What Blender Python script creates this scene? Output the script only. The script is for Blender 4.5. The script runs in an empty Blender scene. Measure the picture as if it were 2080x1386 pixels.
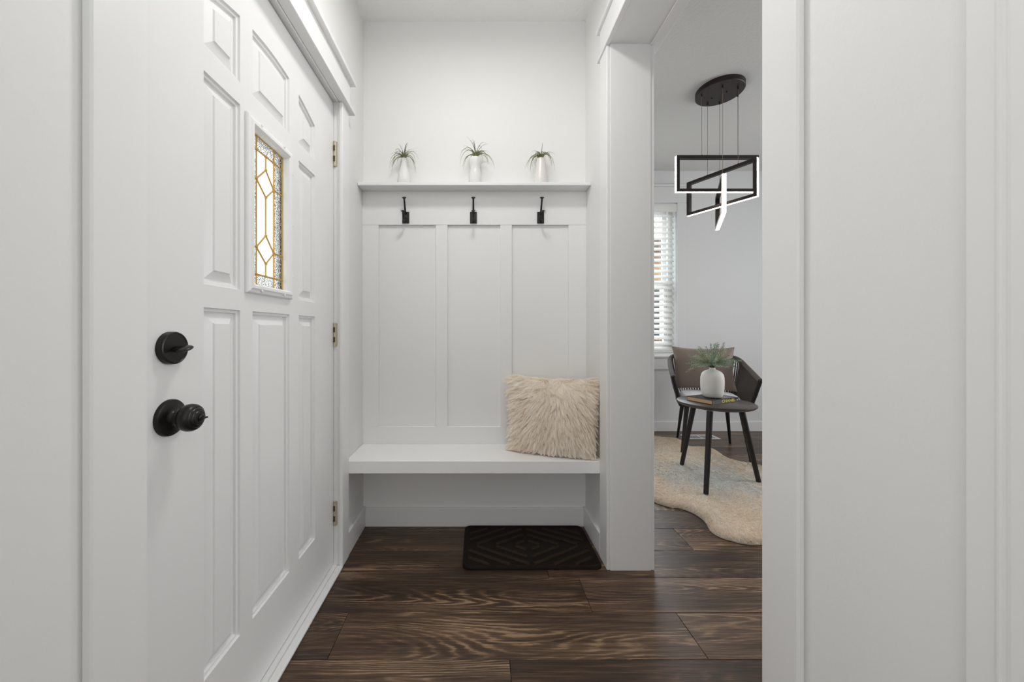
import bpy, bmesh, math, random
import numpy as np
from mathutils import Vector, Matrix

C = bpy.context.scene.collection
SC = bpy.context.scene
random.seed(7)
PI = math.pi

# ------------------------------------------------------------------ camera, world, lights
CAMH = 1.036
F = 730.0                      # focal length in pixels of a 2080 px wide frame
cam_d = bpy.data.cameras.new('camera')
cam_d.sensor_width = 36.0
cam_d.lens = F / 2080 * 36.0
cam_d.shift_x = 70 / 2080
cam_d.shift_y = -22 / 2080
cam_d.clip_start = 0.02
cam = bpy.data.objects.new('camera', cam_d)
cam.location = (0, 0, CAMH)
cam.rotation_euler = (PI / 2, 0, 0)
C.objects.link(cam)
SC.camera = cam

SC.view_settings.view_transform = 'Standard'
SC.view_settings.look = 'None'
SC.view_settings.gamma = 1.0
SC.view_settings.use_curve_mapping = False
SC.view_settings.exposure = 0.10
SC.cycles.max_bounces = 12
SC.cycles.diffuse_bounces = 8
SC.cycles.transparent_max_bounces = 16
SC.cycles.sample_clamp_indirect = 8

W = bpy.data.worlds.new('overcast_sky')
SC.world = W
W.use_nodes = True
wn = W.node_tree.nodes['Background']
wn.inputs[0].default_value = (0.93, 0.97, 1.0, 1)
wn.inputs[1].default_value = 2.6


def area(name, loc, rot, sx, sy, power, col=(1, 1, 1), shape='RECTANGLE', spread=PI):
    d = bpy.data.lights.new(name, 'AREA')
    d.shape = shape
    d.size = sx
    d.size_y = sy
    d.energy = power
    d.color = col
    d.spread = spread
    o = bpy.data.objects.new(name, d)
    o.location = loc
    o.rotation_euler = rot
    C.objects.link(o)
    return o


# flush ceiling lamp of the entry, just above and before the camera
area('entry_ceiling_lamp', (0.0, 1.06, 2.60), (0, 0, 0), 0.26, 0.26, 7.6, (1.0, 0.985, 0.965), 'DISK')
# unseen fill light added behind the camera; no window is built there
area('rear_fill_light', (0.0, -2.30, 1.45), (PI / 2, 0, 0), 1.0, 1.7, 5.5, (0.97, 0.985, 1.0))
# unseen fill light added at the left rear to brighten the right wall
area('hall_side_fill', (-0.59, -0.9, 1.5), (0, -PI / 2, 0), 1.7, 1.2, 7, (0.97, 0.985, 1.0))
# two unseen point lights added to lift the entry walls and ceiling
gd = bpy.data.lights.new('entry_fill', 'POINT')     # added fill, hung well below the ceiling lamp
gd.energy = 1.6
gd.color = (1.0, 0.985, 0.965)
gd.shadow_soft_size = 0.12
go = bpy.data.objects.new('entry_fill', gd)
go.location = (0.0, 0.98, 2.08)
C.objects.link(go)
hd = bpy.data.lights.new('hall_fill', 'POINT')  # added ambient fill back in the hall, not an actual lamp
hd.energy = 2.5
hd.color = (1.0, 0.985, 0.965)
hd.shadow_soft_size = 0.13
ho = bpy.data.objects.new('hall_fill', hd)
ho.location = (-0.1, -0.70, 2.20)
C.objects.link(ho)
# unseen fill light added at the right to brighten the dining room
area('dining_side_fill', (4.0, 1.6, 1.45), (0, PI / 2, 0), 1.6, 1.8, 42, (0.97, 0.985, 1.0))
# daylight entering through the visible window (soft sky portal outside the glass)
area('window_daylight', (1.56, 4.15, 1.62), (-PI / 2, 0, 0), 1.0, 1.6, 26, (0.88, 0.94, 1.0))

# ------------------------------------------------------------------ helpers


def px(u, v, Y):
    """point of the world seen at photo pixel (u, v) at depth Y"""
    return ((u - 970) * Y / F, Y, CAMH - (v - 671) * Y / F)


def fl(u, v, z=0.0):
    """point at height z seen at photo pixel (u, v)"""
    Y = F * (CAMH - z) / (v - 671)
    return ((u - 970) * Y / F, Y)


class MB:
    def __init__(s):
        s.v = []
        s.f = []

    def add(s, vs, fs):
        n = len(s.v)
        s.v += [tuple(p) for p in vs]
        s.f += [tuple(i + n for i in f) for f in fs]
        return s

    def box(s, x0, x1, y0, y1, z0, z1, M=None):
        if x0 > x1: x0, x1 = x1, x0
        if y0 > y1: y0, y1 = y1, y0
        if z0 > z1: z0, z1 = z1, z0
        vs = [(x0, y0, z0), (x1, y0, z0), (x1, y1, z0), (x0, y1, z0),
              (x0, y0, z1), (x1, y0, z1), (x1, y1, z1), (x0, y1, z1)]
        if M is not None:
            vs = [M @ Vector(p) for p in vs]
        return s.add(vs, [(0, 3, 2, 1), (4, 5, 6, 7), (0, 1, 5, 4), (1, 2, 6, 5), (2, 3, 7, 6), (3, 0, 4, 7)])

    def tube(s, path, radii, n=8, caps=True, closed=False, squash=1.0):
        P = [Vector(p) for p in path]
        if not isinstance(radii, (list, tuple)):
            radii = [radii] * len(P)
        m = len(P)
        vs = []
        up = None
        for i in range(m):
            if closed:
                t = P[(i + 1) % m] - P[i - 1]
            else:
                t = P[min(i + 1, m - 1)] - P[max(i - 1, 0)]
            t.normalize()
            if up is None:
                up = Vector((0, 0, 1)) if abs(t.z) < 0.9 else Vector((1, 0, 0))
            a = (up - t * up.dot(t))
            if a.length < 1e-6:
                a = t.orthogonal()
            a.normalize()
            up = a
            b = t.cross(a)
            for k in range(n):
                an = 2 * PI * k / n
                vs.append(P[i] + (a * math.cos(an) + b * math.sin(an) * squash) * radii[i])
        fs = []
        for i in range(m if closed else m - 1):
            j = (i + 1) % m
            for k in range(n):
                k2 = (k + 1) % n
                fs.append((i * n + k, i * n + k2, j * n + k2, j * n + k))
        if caps and not closed:
            fs.append(tuple(range(n - 1, -1, -1)))
            fs.append(tuple((m - 1) * n + k for k in range(n)))
        return s.add(vs, fs)

    def lathe(s, prof, n=32, M=None, cap0=True, cap1=True):
        """prof: list of (r, h) round +Z"""
        vs = []
        for r, h in prof:
            for k in range(n):
                a = 2 * PI * k / n
                vs.append(Vector((r * math.cos(a), r * math.sin(a), h)))
        if M is not None:
            vs = [M @ p for p in vs]
        fs = []
        for i in range(len(prof) - 1):
            for k in range(n):
                k2 = (k + 1) % n
                fs.append((i * n + k, i * n + k2, (i + 1) * n + k2, (i + 1) * n + k))
        if cap0: fs.append(tuple(range(n - 1, -1, -1)))
        if cap1: fs.append(tuple((len(prof) - 1) * n + k for k in range(n)))
        return s.add(vs, fs)

    def prism(s, poly, z0, z1, M=None):
        n = len(poly)
        vs = [Vector((x, y, z0)) for x, y in poly] + [Vector((x, y, z1)) for x, y in poly]
        if M is not None: vs = [M @ p for p in vs]
        fs = [tuple(range(n - 1, -1, -1)), tuple(range(n, 2 * n))]
        for k in range(n):
            k2 = (k + 1) % n
            fs.append((k, k2, n + k2, n + k))
        return s.add(vs, fs)

    def build(s, name, mat, parent=None, bevel=0.0, seg=1, smooth=False, loc=None):
        me = bpy.data.meshes.new(name)
        me.from_pydata([tuple(p) for p in s.v], [], s.f)
        bm = bmesh.new()
        bm.from_mesh(me)
        if bevel > 0:
            ed = [e for e in bm.edges if len(e.link_faces) == 2 and e.calc_face_angle(0) > 0.5]
            bmesh.ops.bevel(bm, geom=ed, offset=bevel, segments=seg, affect='EDGES', profile=0.5, clamp_overlap=True)
        bmesh.ops.recalc_face_normals(bm, faces=bm.faces)
        bm.to_mesh(me)
        bm.free()
        if smooth:
            me.polygons.foreach_set('use_smooth', [True] * len(me.polygons))
            try:
                me.set_sharp_from_angle(angle=math.radians(40))
            except Exception:
                pass
        return link(name, me, mat, parent, loc)


def link(name, me, mat, parent=None, loc=None):
    o = bpy.data.objects.new(name, me)
    if mat is not None:
        me.materials.clear()
        me.materials.append(mat)
    C.objects.link(o)
    if parent is not None:
        o.parent = parent
    if loc is not None:
        o.location = loc
    return o


def empty(name, loc=(0, 0, 0), rz=0.0, label=None, cat=None, group=None, kind=None):
    o = bpy.data.objects.new(name, None)
    o.empty_display_size = 0.05
    o.location = loc
    o.rotation_euler = (0, 0, rz)
    C.objects.link(o)
    return tag(o, label, cat, group, kind)


def tag(o, label=None, cat=None, group=None, kind=None):
    if label: o['label'] = label
    if cat: o['category'] = cat
    if group: o['group'] = group
    if kind: o['kind'] = kind
    return o


def struct(o, label=None):
    o['kind'] = 'structure'
    if label: o['label'] = label
    return o


def B(*a):
    m = MB()
    m.box(*a)
    return m


# ------------------------------------------------------------------ materials
def srgb(r, g, b):
    f = lambda c: (c / 255 / 12.92) if c / 255 <= 0.04045 else ((c / 255 + 0.055) / 1.055) ** 2.4
    return (f(r), f(g), f(b), 1)


def mat(name, col, rough=0.5, metal=0.0, spec=0.5, bump=None, var=None, sheen=0.0, coord='Object'):
    m = bpy.data.materials.new(name)
    m.use_nodes = True
    nt = m.node_tree
    p = nt.nodes['Principled BSDF']
    p.inputs['Base Color'].default_value = col
    p.inputs['Roughness'].default_value = rough
    p.inputs['Metallic'].default_value = metal
    p.inputs['Specular IOR Level'].default_value = spec
    if sheen: p.inputs['Sheen Weight'].default_value = sheen
    tc = nt.nodes.new('ShaderNodeTexCoord')
    if bump:
        scale, strength, dist = bump[:3]
        st = bump[3] if len(bump) > 3 else (1, 1, 1)
        mp = nt.nodes.new('ShaderNodeMapping')
        mp.inputs['Scale'].default_value = st
        nz = nt.nodes.new('ShaderNodeTexNoise')
        nz.inputs['Scale'].default_value = scale
        nz.inputs['Detail'].default_value = 4
        b = nt.nodes.new('ShaderNodeBump')
        b.inputs['Strength'].default_value = strength
        b.inputs['Distance'].default_value = dist
        nt.links.new(tc.outputs[coord], mp.inputs[0])
        nt.links.new(mp.outputs[0], nz.inputs['Vector'])
        nt.links.new(nz.outputs['Fac'], b.inputs['Height'])
        nt.links.new(b.outputs[0], p.inputs['Normal'])
    if var:
        scale, col2, st = var
        mp = nt.nodes.new('ShaderNodeMapping')
        mp.inputs['Scale'].default_value = st
        nz = nt.nodes.new('ShaderNodeTexNoise')
        nz.inputs['Scale'].default_value = scale
        nz.inputs['Detail'].default_value = 5
        rp = nt.nodes.new('ShaderNodeValToRGB')
        rp.color_ramp.elements[0].position = 0.35
        rp.color_ramp.elements[1].position = 0.68
        rp.color_ramp.elements[0].color = col
        rp.color_ramp.elements[1].color = col2
        nt.links.new(tc.outputs[coord], mp.inputs[0])
        nt.links.new(mp.outputs[0], nz.inputs['Vector'])
        nt.links.new(nz.outputs['Fac'], rp.inputs[0])
        nt.links.new(rp.outputs[0], p.inputs['Base Color'])
    return m


def emit(name, col, strength):
    m = bpy.data.materials.new(name)
    m.use_nodes = True
    nt = m.node_tree
    nt.nodes.remove(nt.nodes['Principled BSDF'])
    e = nt.nodes.new('ShaderNodeEmission')
    e.inputs[0].default_value = col
    e.inputs[1].default_value = strength
    nt.links.new(e.outputs[0], nt.nodes['Material Output'].inputs[0])
    return m


def glass(name, tint=(1, 1, 1, 1), gloss=0.1, bump=None, rough=0.02, trans_rough=None):
    m = bpy.data.materials.new(name)
    m.use_nodes = True
    nt = m.node_tree
    nt.nodes.remove(nt.nodes['Principled BSDF'])
    out = nt.nodes['Material Output']
    g = nt.nodes.new('ShaderNodeBsdfGlossy')
    g.inputs['Roughness'].default_value = rough
    if trans_rough is None:
        t = nt.nodes.new('ShaderNodeBsdfTransparent')
    else:
        t = nt.nodes.new('ShaderNodeBsdfRefraction')
        t.inputs['IOR'].default_value = 1.12
        t.inputs['Roughness'].default_value = trans_rough
    t.inputs[0].default_value = tint
    mx = nt.nodes.new('ShaderNodeMixShader')
    mx.inputs[0].default_value = gloss
    nt.links.new(t.outputs[0], mx.inputs[1])
    nt.links.new(g.outputs[0], mx.inputs[2])
    nt.links.new(mx.outputs[0], out.inputs[0])
    if bump:
        tc = nt.nodes.new('ShaderNodeTexCoord')
        nz = nt.nodes.new('ShaderNodeTexVoronoi')
        nz.inputs['Scale'].default_value = bump[0]
        b = nt.nodes.new('ShaderNodeBump')
        b.inputs['Strength'].default_value = bump[1]
        b.inputs['Distance'].default_value = bump[2]
        nt.links.new(tc.outputs['Object'], nz.inputs['Vector'])
        nt.links.new(nz.outputs['Distance'], b.inputs['Height'])
        nt.links.new(b.outputs[0], g.inputs['Normal'])
        if trans_rough is not None:
            nt.links.new(b.outputs[0], t.inputs['Normal'])
    return m


def floor_wood():
    m = bpy.data.materials.new('dark_oak_plank')
    m.use_nodes = True
    nt = m.node_tree
    N = nt.nodes.new
    L = nt.links.new
    p = nt.nodes['Principled BSDF']
    tc = N('ShaderNodeTexCoord')
    oi = N('ShaderNodeObjectInfo')
    off = N('ShaderNodeVectorMath'); off.operation = 'SCALE'
    cmb = N('ShaderNodeCombineXYZ')
    m1 = N('ShaderNodeMath'); m1.operation = 'MULTIPLY'; m1.inputs[1].default_value = 37.0
    m2 = N('ShaderNodeMath'); m2.operation = 'MULTIPLY'; m2.inputs[1].default_value = 91.0
    L(oi.outputs['Random'], m1.inputs[0]); L(oi.outputs['Random'], m2.inputs[0])
    L(m1.outputs[0], cmb.inputs[0]); L(m2.outputs[0], cmb.inputs[2])
    ad = N('ShaderNodeVectorMath'); ad.operation = 'ADD'
    L(tc.outputs['Object'], ad.inputs[0]); L(cmb.outputs[0], ad.inputs[1])

    def noise(st, scale, detail=2.0, rough=0.5, dist=0.0):
        mp = N('ShaderNodeMapping'); mp.inputs['Scale'].default_value = st
        nz = N('ShaderNodeTexNoise')
        nz.inputs['Scale'].default_value = scale
        nz.inputs['Detail'].default_value = detail
        nz.inputs['Roughness'].default_value = rough
        nz.inputs['Distortion'].default_value = dist
        L(ad.outputs[0], mp.inputs[0]); L(mp.outputs[0], nz.inputs['Vector'])
        return nz.outputs['Fac']

    def math_(op, a, b=None):
        q = N('ShaderNodeMath'); q.operation = op
        for i, s in enumerate((a, b)):
            if s is None: continue
            if isinstance(s, (int, float)): q.inputs[i].default_value = s
            else: L(s, q.inputs[i])
        return q.outputs[0]

    # cathedral figure: the contour lines of a stretched noise
    base = noise((0.62, 5.4, 1), 1.0, 1.2, 0.4, 0.12)
    warp = noise((9, 70, 1), 1.0, 3, 0.6)
    val = math_('ADD', base, math_('MULTIPLY', warp, 0.028))
    rings = math_('SINE', math_('MULTIPLY', val, 300.0))
    rings = math_('ADD', math_('MULTIPLY', rings, 0.5), 0.5)
    rings = math_('POWER', rings, 2.0)
    # how strong the figure is differs along the board
    amp = noise((0.9, 5.0, 1), 1.7, 2)
    ampr = N('ShaderNodeMapRange'); ampr.inputs[1].default_value = 0.42; ampr.inputs[2].default_value = 0.70
    ampr.inputs[3].default_value = 0.06; ampr.inputs[4].default_value = 0.62
    L(amp, ampr.inputs[0])
    fig = math_('MULTIPLY', rings, ampr.outputs[0])
    # fine pores
    fib = noise((7, 330, 1), 1.0, 5, 0.65)
    fib2 = noise((2.5, 90, 1), 1.0, 4, 0.6)
    blot = noise((1.6, 9, 1), 1.0, 3)
    f = math_('ADD', math_('MULTIPLY', fig, 0.46), math_('MULTIPLY', fib, 0.62))
    f = math_('ADD', f, math_('MULTIPLY', fib2, 0.42))
    f = math_('ADD', f, math_('MULTIPLY', blot, 0.42))
    f = math_('ADD', f, math_('MULTIPLY', oi.outputs['Random'], 0.14))
    rp = N('ShaderNodeValToRGB')
    e = rp.color_ramp.elements
    e[0].position = 0.60; e[0].color = srgb(44, 32, 24)
    e[1].position = 1.42 / 1.5; e[1].color = srgb(150, 124, 98)
    a = e.new(0.72); a.color = srgb(68, 51, 38)
    a = e.new(0.84); a.color = srgb(100, 78, 59)
    sc = math_('MULTIPLY', f, 0.92)
    L(sc, rp.inputs[0])
    L(rp.outputs[0], p.inputs['Base Color'])
    rr = N('ShaderNodeMapRange')
    rr.inputs[3].default_value = 0.30; rr.inputs[4].default_value = 0.46
    L(fib2, rr.inputs[0]); L(rr.outputs[0], p.inputs['Roughness'])
    p.inputs['Specular IOR Level'].default_value = 0.45
    bp = N('ShaderNodeBump'); bp.inputs['Strength'].default_value = 0.18; bp.inputs['Distance'].default_value = 0.002
    L(f, bp.inputs['Height']); L(bp.outputs[0], p.inputs['Normal'])
    return m


def fur_mat(name, stops, rough=0.75, noise_scale=9):
    m = bpy.data.materials.new(name)
    m.use_nodes = True
    nt = m.node_tree
    p = nt.nodes['Principled BSDF']
    g = nt.nodes.new('ShaderNodeNewGeometry')
    tc = nt.nodes.new('ShaderNodeTexCoord')
    nz = nt.nodes.new('ShaderNodeTexNoise'); nz.inputs['Scale'].default_value = noise_scale
    nt.links.new(tc.outputs['Object'], nz.inputs['Vector'])
    ma = nt.nodes.new('ShaderNodeMath'); ma.operation = 'MULTIPLY_ADD'
    ma.inputs[1].default_value = 0.5
    nt.links.new(g.outputs['Random Per Island'], ma.inputs[0])
    mb = nt.nodes.new('ShaderNodeMath'); mb.operation = 'MULTIPLY'; mb.inputs[1].default_value = 0.55
    nt.links.new(nz.outputs['Fac'], mb.inputs[0])
    nt.links.new(mb.outputs[0], ma.inputs[2])
    rp = nt.nodes.new('ShaderNodeValToRGB')
    e = rp.color_ramp.elements
    e[0].color = stops[0]; e[0].position = 0.15
    e[1].color = stops[-1]; e[1].position = 0.85
    for i, s in enumerate(stops[1:-1]):
        q = e.new(0.15 + 0.7 * (i + 1) / (len(stops) - 1)); q.color = s
    nt.links.new(ma.outputs[0], rp.inputs[0])
    nt.links.new(rp.outputs[0], p.inputs['Base Color'])
    p.inputs['Roughness'].default_value = rough
    p.inputs['Specular IOR Level'].default_value = 0.25
    tl_ = nt.nodes.new('ShaderNodeBsdfTranslucent')
    nt.links.new(rp.outputs[0], tl_.inputs[0])
    mx = nt.nodes.new('ShaderNodeMixShader'); mx.inputs[0].default_value = 0.14
    nt.links.new(p.outputs[0], mx.inputs[1]); nt.links.new(tl_.outputs[0], mx.inputs[2])
    nt.links.new(mx.outputs[0], nt.nodes['Material Output'].inputs[0])
    return m


M_WALL = mat('white_wall_paint', (0.80, 0.80, 0.79, 1), 0.6, spec=0.3, bump=(55, 0.10, 0.004, (1, 1, 1)))
M_DWALL = mat('dimmed_wall_paint', (0.73, 0.74, 0.75, 1), 0.6, spec=0.3, bump=(55, 0.10, 0.004, (1, 1, 1)))  # same wall paint, with the dining room's weaker light put into the grey
M_DCEIL = mat('dimmed_stippled_ceiling', (0.66, 0.66, 0.65, 1), 0.8, spec=0.2, bump=(75, 0.5, 0.006))  # ceiling finish greyed to carry the dining room's dimmer light
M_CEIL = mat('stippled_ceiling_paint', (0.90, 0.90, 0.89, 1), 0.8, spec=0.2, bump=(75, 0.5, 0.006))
M_TRIM = mat('white_trim_paint', (0.81, 0.81, 0.805, 1), 0.32, spec=0.45, bump=(30, 0.05, 0.002, (1, 1, 0.08)))
M_DOOR = mat('white_door_enamel', (0.79, 0.79, 0.785, 1), 0.34, spec=0.45, bump=(30, 0.06, 0.002, (1, 1, 0.06)))
M_BENCH = mat('white_bench_paint', (0.90, 0.90, 0.89, 1), 0.30, spec=0.45, bump=(40, 0.05, 0.002, (0.1, 1, 1)))
M_FLOOR = floor_wood()
M_GROUT = mat('dark_floor_base', srgb(22, 16, 12), 0.8)  # dark base slab that shows in the gaps between planks
M_BLACK = mat('oil_rubbed_black_metal', srgb(42, 40, 38), 0.33, 0.6, bump=(60, 0.04, 0.002))
M_IRON = mat('black_wrought_iron', srgb(44, 43, 41), 0.45, 0.5, bump=(220, 0.5, 0.004))
M_NICKEL = mat('tarnished_nickel', srgb(196, 186, 166), 0.42, 0.35, bump=(90, 0.2, 0.002))
M_DARKSLOT = mat('dark_slot', srgb(60, 48, 30), 0.7)
M_CAME = mat('brass_came', srgb(198, 160, 92), 0.38, 0.55, bump=(300, 0.4, 0.002))
M_GLASS = glass('clear_glass', (0.97, 0.98, 0.98, 1), 0.06)
M_BEVGLASS = glass('bevelled_glass', (0.95, 0.97, 0.97, 1), 0.08, rough=0.05)
M_TEXGLASS = glass('hammered_glass', (0.92, 0.93, 0.92, 1), 0.10, bump=(260, 1.0, 0.02), rough=0.12, trans_rough=0.05)

# ------------------------------------------------------------------ room shell
XL, XR = -0.605, 0.572          # entry side walls
XD = 0.746                      # dining face of the dividing wall
YB = 1.905                      # entry end wall
YD = 3.69                       # dining end wall
ZC = 2.672                      # ceiling
OY0, OY1 = 0.700, 1.5466        # opening to the dining room
OZ = 2.271
XE = 4.1                        # far side of the dining room
YR = -2.4                       # wall behind the camera
DOORX = -0.631

# floor: planks of 1.2 m by 0.187 m
floor = struct(B(-0.76, XE + 0.1, YR - 0.1, YD + 0.12, -0.06, -0.007).build('floor', M_GROUT))
PW, PL = 0.187, 1.2
known = {0: 0.727, 1: 0.422, -1: 0.10, 2: 0.30, 3: 1.02, 4: 0.2, 5: 0.7}
long_rows = (3,)
row0 = 1.130                     # near edge of row 0
mesh_cache = {}


def plank_mesh(ln):
    key = round(ln, 4)
    if key in mesh_cache: return mesh_cache[key]
    g, b = 0.0006, 0.0012
    mb = MB()
    x0, x1, y0, y1 = -ln / 2 + g, ln / 2 - g, -PW / 2 + g, PW / 2 - g
    vs = [(x0, y0, -0.012), (x1, y0, -0.012), (x1, y1, -0.012), (x0, y1, -0.012),
          (x0, y0, -b), (x1, y0, -b), (x1, y1, -b), (x0, y1, -b),
          (x0 + b, y0 + b, 0), (x1 - b, y0 + b, 0), (x1 - b, y1 - b, 0), (x0 + b, y1 - b, 0)]
    fs = [(8, 9, 10, 11)]
    for i in range(4):
        j = (i + 1) % 4
        fs += [(i, j, 4 + j, 4 + i), (4 + i, 4 + j, 8 + j, 8 + i)]
    me = bpy.data.meshes.new('plank')
    me.from_pydata(vs, [], fs)
    me.materials.append(M_FLOOR)
    mesh_cache[key] = me
    return me


for r in range(-19, 15):
    yc = row0 + (r + 0.5) * PW
    if yc - PW / 2 > YD: break
    start = known.get(r, (r * 0.437 + 0.31 * math.sin(r * 2.3)) % PL)
    x = start - PL * math.ceil((start + 0.75) / PL)
    cuts = [x + PL * i for i in range(7)]
    if r in long_rows: cuts = [c for c in cuts if not -0.55 < c < 0.1]
    for x, x2 in zip(cuts, cuts[1:]):
        a, b_ = max(x, -0.74), min(x2, XE)
        if b_ - a > 0.02:
            link('plank', plank_mesh(b_ - a), None, floor, ((a + b_) / 2, yc, 0))

# left wall with the door hole
w = MB()
w.box(-0.75, XL, YR, 0.640, 0, ZC)
w.box(-0.75, XL, 1.592, YB + 0.12, 0, ZC)
w.box(-0.75, XL, 0.640, 1.592, 2.050, ZC)
struct(w.build('wall_left', M_WALL))
# end wall of the entry
struct(B(XL, XR, YB, YB + 0.12, 0, ZC).build('wall_back', M_WALL))
# dividing wall with the opening, and its stretch behind the camera
w = MB()
w.box(XR, XD, YR, OY0 - 0.02, 0, ZC)
w.box(XR, XD, OY1 + 0.02, YD, 0, ZC)
w.box(XR, XD, OY0 - 0.02, OY1 + 0.02, OZ + 0.02, ZC)
struct(w.build('wall_right', M_WALL))
struct(B(-0.75, XE + 0.1, YR - 0.12, YR, 0, ZC).build('wall_front', M_WALL))
# dining end wall with window hole
WX0, WX1, WZ0, WZ1 = 1.08, 2.035, 0.80, 2.335
w = MB()
w.box(XR, WX0, YD, YD + 0.15, 0, ZC)
w.box(WX1, XE + 0.1, YD, YD + 0.15, 0, ZC)
w.box(WX0, WX1, YD, YD + 0.15, 0, WZ0)
w.box(WX0, WX1, YD, YD + 0.15, WZ1, ZC)
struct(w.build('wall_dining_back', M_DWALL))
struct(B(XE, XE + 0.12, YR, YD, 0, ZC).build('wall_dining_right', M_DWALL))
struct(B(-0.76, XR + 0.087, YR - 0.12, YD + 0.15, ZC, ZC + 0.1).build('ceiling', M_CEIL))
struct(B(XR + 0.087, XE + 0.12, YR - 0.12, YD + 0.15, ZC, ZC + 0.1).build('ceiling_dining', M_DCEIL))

# ---- door trim, left wall
t1 = struct(empty('trim_1'))
CW = 0.017
def casing_left(y0, y1, z1):
    return B(XL, XL + CW, y0, y1, 0, z1)
casing_left(0.5475, 0.642, 2.032).build('side_casing', M_TRIM, t1, bevel=0.003)
casing_left(1.566, 1.645, 2.032).build('side_casing', M_TRIM, t1, bevel=0.003)
B(XL, XL + 0.038, 0.515, 1.672, 2.032, 2.050).build('head_fillet', M_TRIM, t1, bevel=0.002)
B(XL, XL + 0.020, 0.540, 1.652, 2.050, 2.166).build('head_board', M_TRIM, t1, bevel=0.001)
B(XL, XL + 0.042, 0.515, 1.672, 2.166, 2.186).build('head_cap', M_TRIM, t1, bevel=0.002)
# jamb lining
B(-0.75, XL - 0.0005, 1.5755, 1.592, 0, 2.036).build('jamb', M_TRIM, t1)
B(-0.75, XL - 0.0005, 0.640, 0.6565, 0, 2.036).build('jamb', M_TRIM, t1)
B(-0.75, XL - 0.0005, 0.640, 1.592, 2.0355, 2.050).build('jamb_head', M_TRIM, t1)
mb = MB(); mb.tube([(XL - 0.004, 1.5735, 0.01), (XL - 0.004, 1.5735, 2.034)], 0.0035, 8)
mb.build('jamb_bead', M_TRIM, t1, smooth=True)
mb = MB(); mb.tube([(XL - 0.004, 0.66, 2.033), (XL - 0.004, 1.57, 2.033)], 0.0035, 8)
mb.build('jamb_bead', M_TRIM, t1, smooth=True)
# threshold
t = struct(empty('trim_2'))
B(-0.640, -0.613, 0.6575, 1.5745, 0.0, 0.010).build('sill_strip', M_TRIM, t, bevel=0.002)
B(-0.611, -0.585, 0.6425, 1.5655, 0.0, 0.014).build('sill_strip', M_TRIM, t, bevel=0.004)

# ---- opening trim, right side
t3 = struct(empty('trim_3'))
XC = XR - 0.014
B(XC, XR, OY1 + 0.004, 1.640, 0, 2.268).build('side_casing', M_TRIM, t3, bevel=0.002)
B(XC, XR, 0.6265, 0.7075, 0, 2.268).build('side_casing', M_TRIM, t3, bevel=0.003)
B(0.551, XR, 0.600, 1.664, 2.268, 2.284).build('head_fillet', M_TRIM, t3, bevel=0.002)
B(XC, XR, 0.625, 1.640, 2.284, 2.397).build('head_board', M_TRIM, t3, bevel=0.001)
B(0.546, XR, 0.600, 1.664, 2.397, 2.416).build('head_cap', M_TRIM, t3, bevel=0.002)
B(XR, XD, OY1, OY1 + 0.018, 0, OZ).build('jamb', M_TRIM, t3, bevel=0.001)
B(XR, XD, OY0 - 0.018, OY0, 0, OZ).build('jamb', M_TRIM, t3, bevel=0.001)
B(XR, XD, OY0 - 0.018, OY1 + 0.018, OZ, OZ + 0.018).build('jamb_head', M_TRIM, t3, bevel=0.001)
B(XD, XD + 0.017, OY1 + 0.004, 1.640, 0, 2.268).build('side_casing', M_TRIM, t3, bevel=0.002)
B(XD, XD + 0.017, 0.6265, 0.7, 0, 2.268).build('side_casing', M_TRIM, t3, bevel=0.002)
B(XD, XD + 0.046, 0.600, 1.66, 2.268, 2.290).build('head_fillet', M_TRIM, t3, bevel=0.002)
B(XD, XD + 0.020, 0.615, 1.645, 2.290, 2.40).build('head_board', M_TRIM, t3, bevel=0.001)
B(XD, XD + 0.046, 0.600, 1.66, 2.40, 2.42).build('head_cap', M_TRIM, t3, bevel=0.002)

# ---- casing and door next to the camera on the right (only its casing edge is in view)
t4 = struct(empty('trim_4'))
mb = MB()
prof = [(XR, 0.411), (0.557, 0.411), (0.557, 0.386), (0.553, 0.383), (0.556, 0.379), (0.553, 0.374), (0.552, 0.335), (XR, 0.335)]
mb.prism(prof, 0, 2.10)
mb.build('side_casing', M_TRIM, t4, bevel=0.0015)
B(0.555, XR, -0.60, -0.52, 0, 2.10).build('side_casing', M_TRIM, t4, bevel=0.002)
B(0.552, XR, -0.60, 0.411, 2.10, 2.20).build('head_board', M_TRIM, t4, bevel=0.002)
d2 = struct(B(0.562, XR, -0.518, 0.333, 0.008, 2.098).build('door_2', M_DOOR))

# ---- baseboards
struct(B(XL + 0.014, XR - 0.014, YB - 0.014, YB, 0, 0.098).build('baseboard_back', M_TRIM, bevel=0.002))
struct(B(XL, XL + 0.014, 1.646, YB, 0, 0.105).build('baseboard_left', M_TRIM, bevel=0.002))
struct(B(XR - 0.014, XR, 1.641, YB, 0, 0.105).build('baseboard_right', M_TRIM, bevel=0.002))
struct(B(XL, XL + 0.014, YR, 0.547, 0, 0.105).build('baseboard_left', M_TRIM, bevel=0.002))
struct(B(XD, XE, YD - 0.015, YD, 0, 0.098).build('baseboard_dining_back', M_TRIM, bevel=0.003))
struct(B(XD, XD + 0.015, 1.641, YD - 0.016, 0, 0.098).build('baseboard_dining_left', M_TRIM, bevel=0.003))

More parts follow.
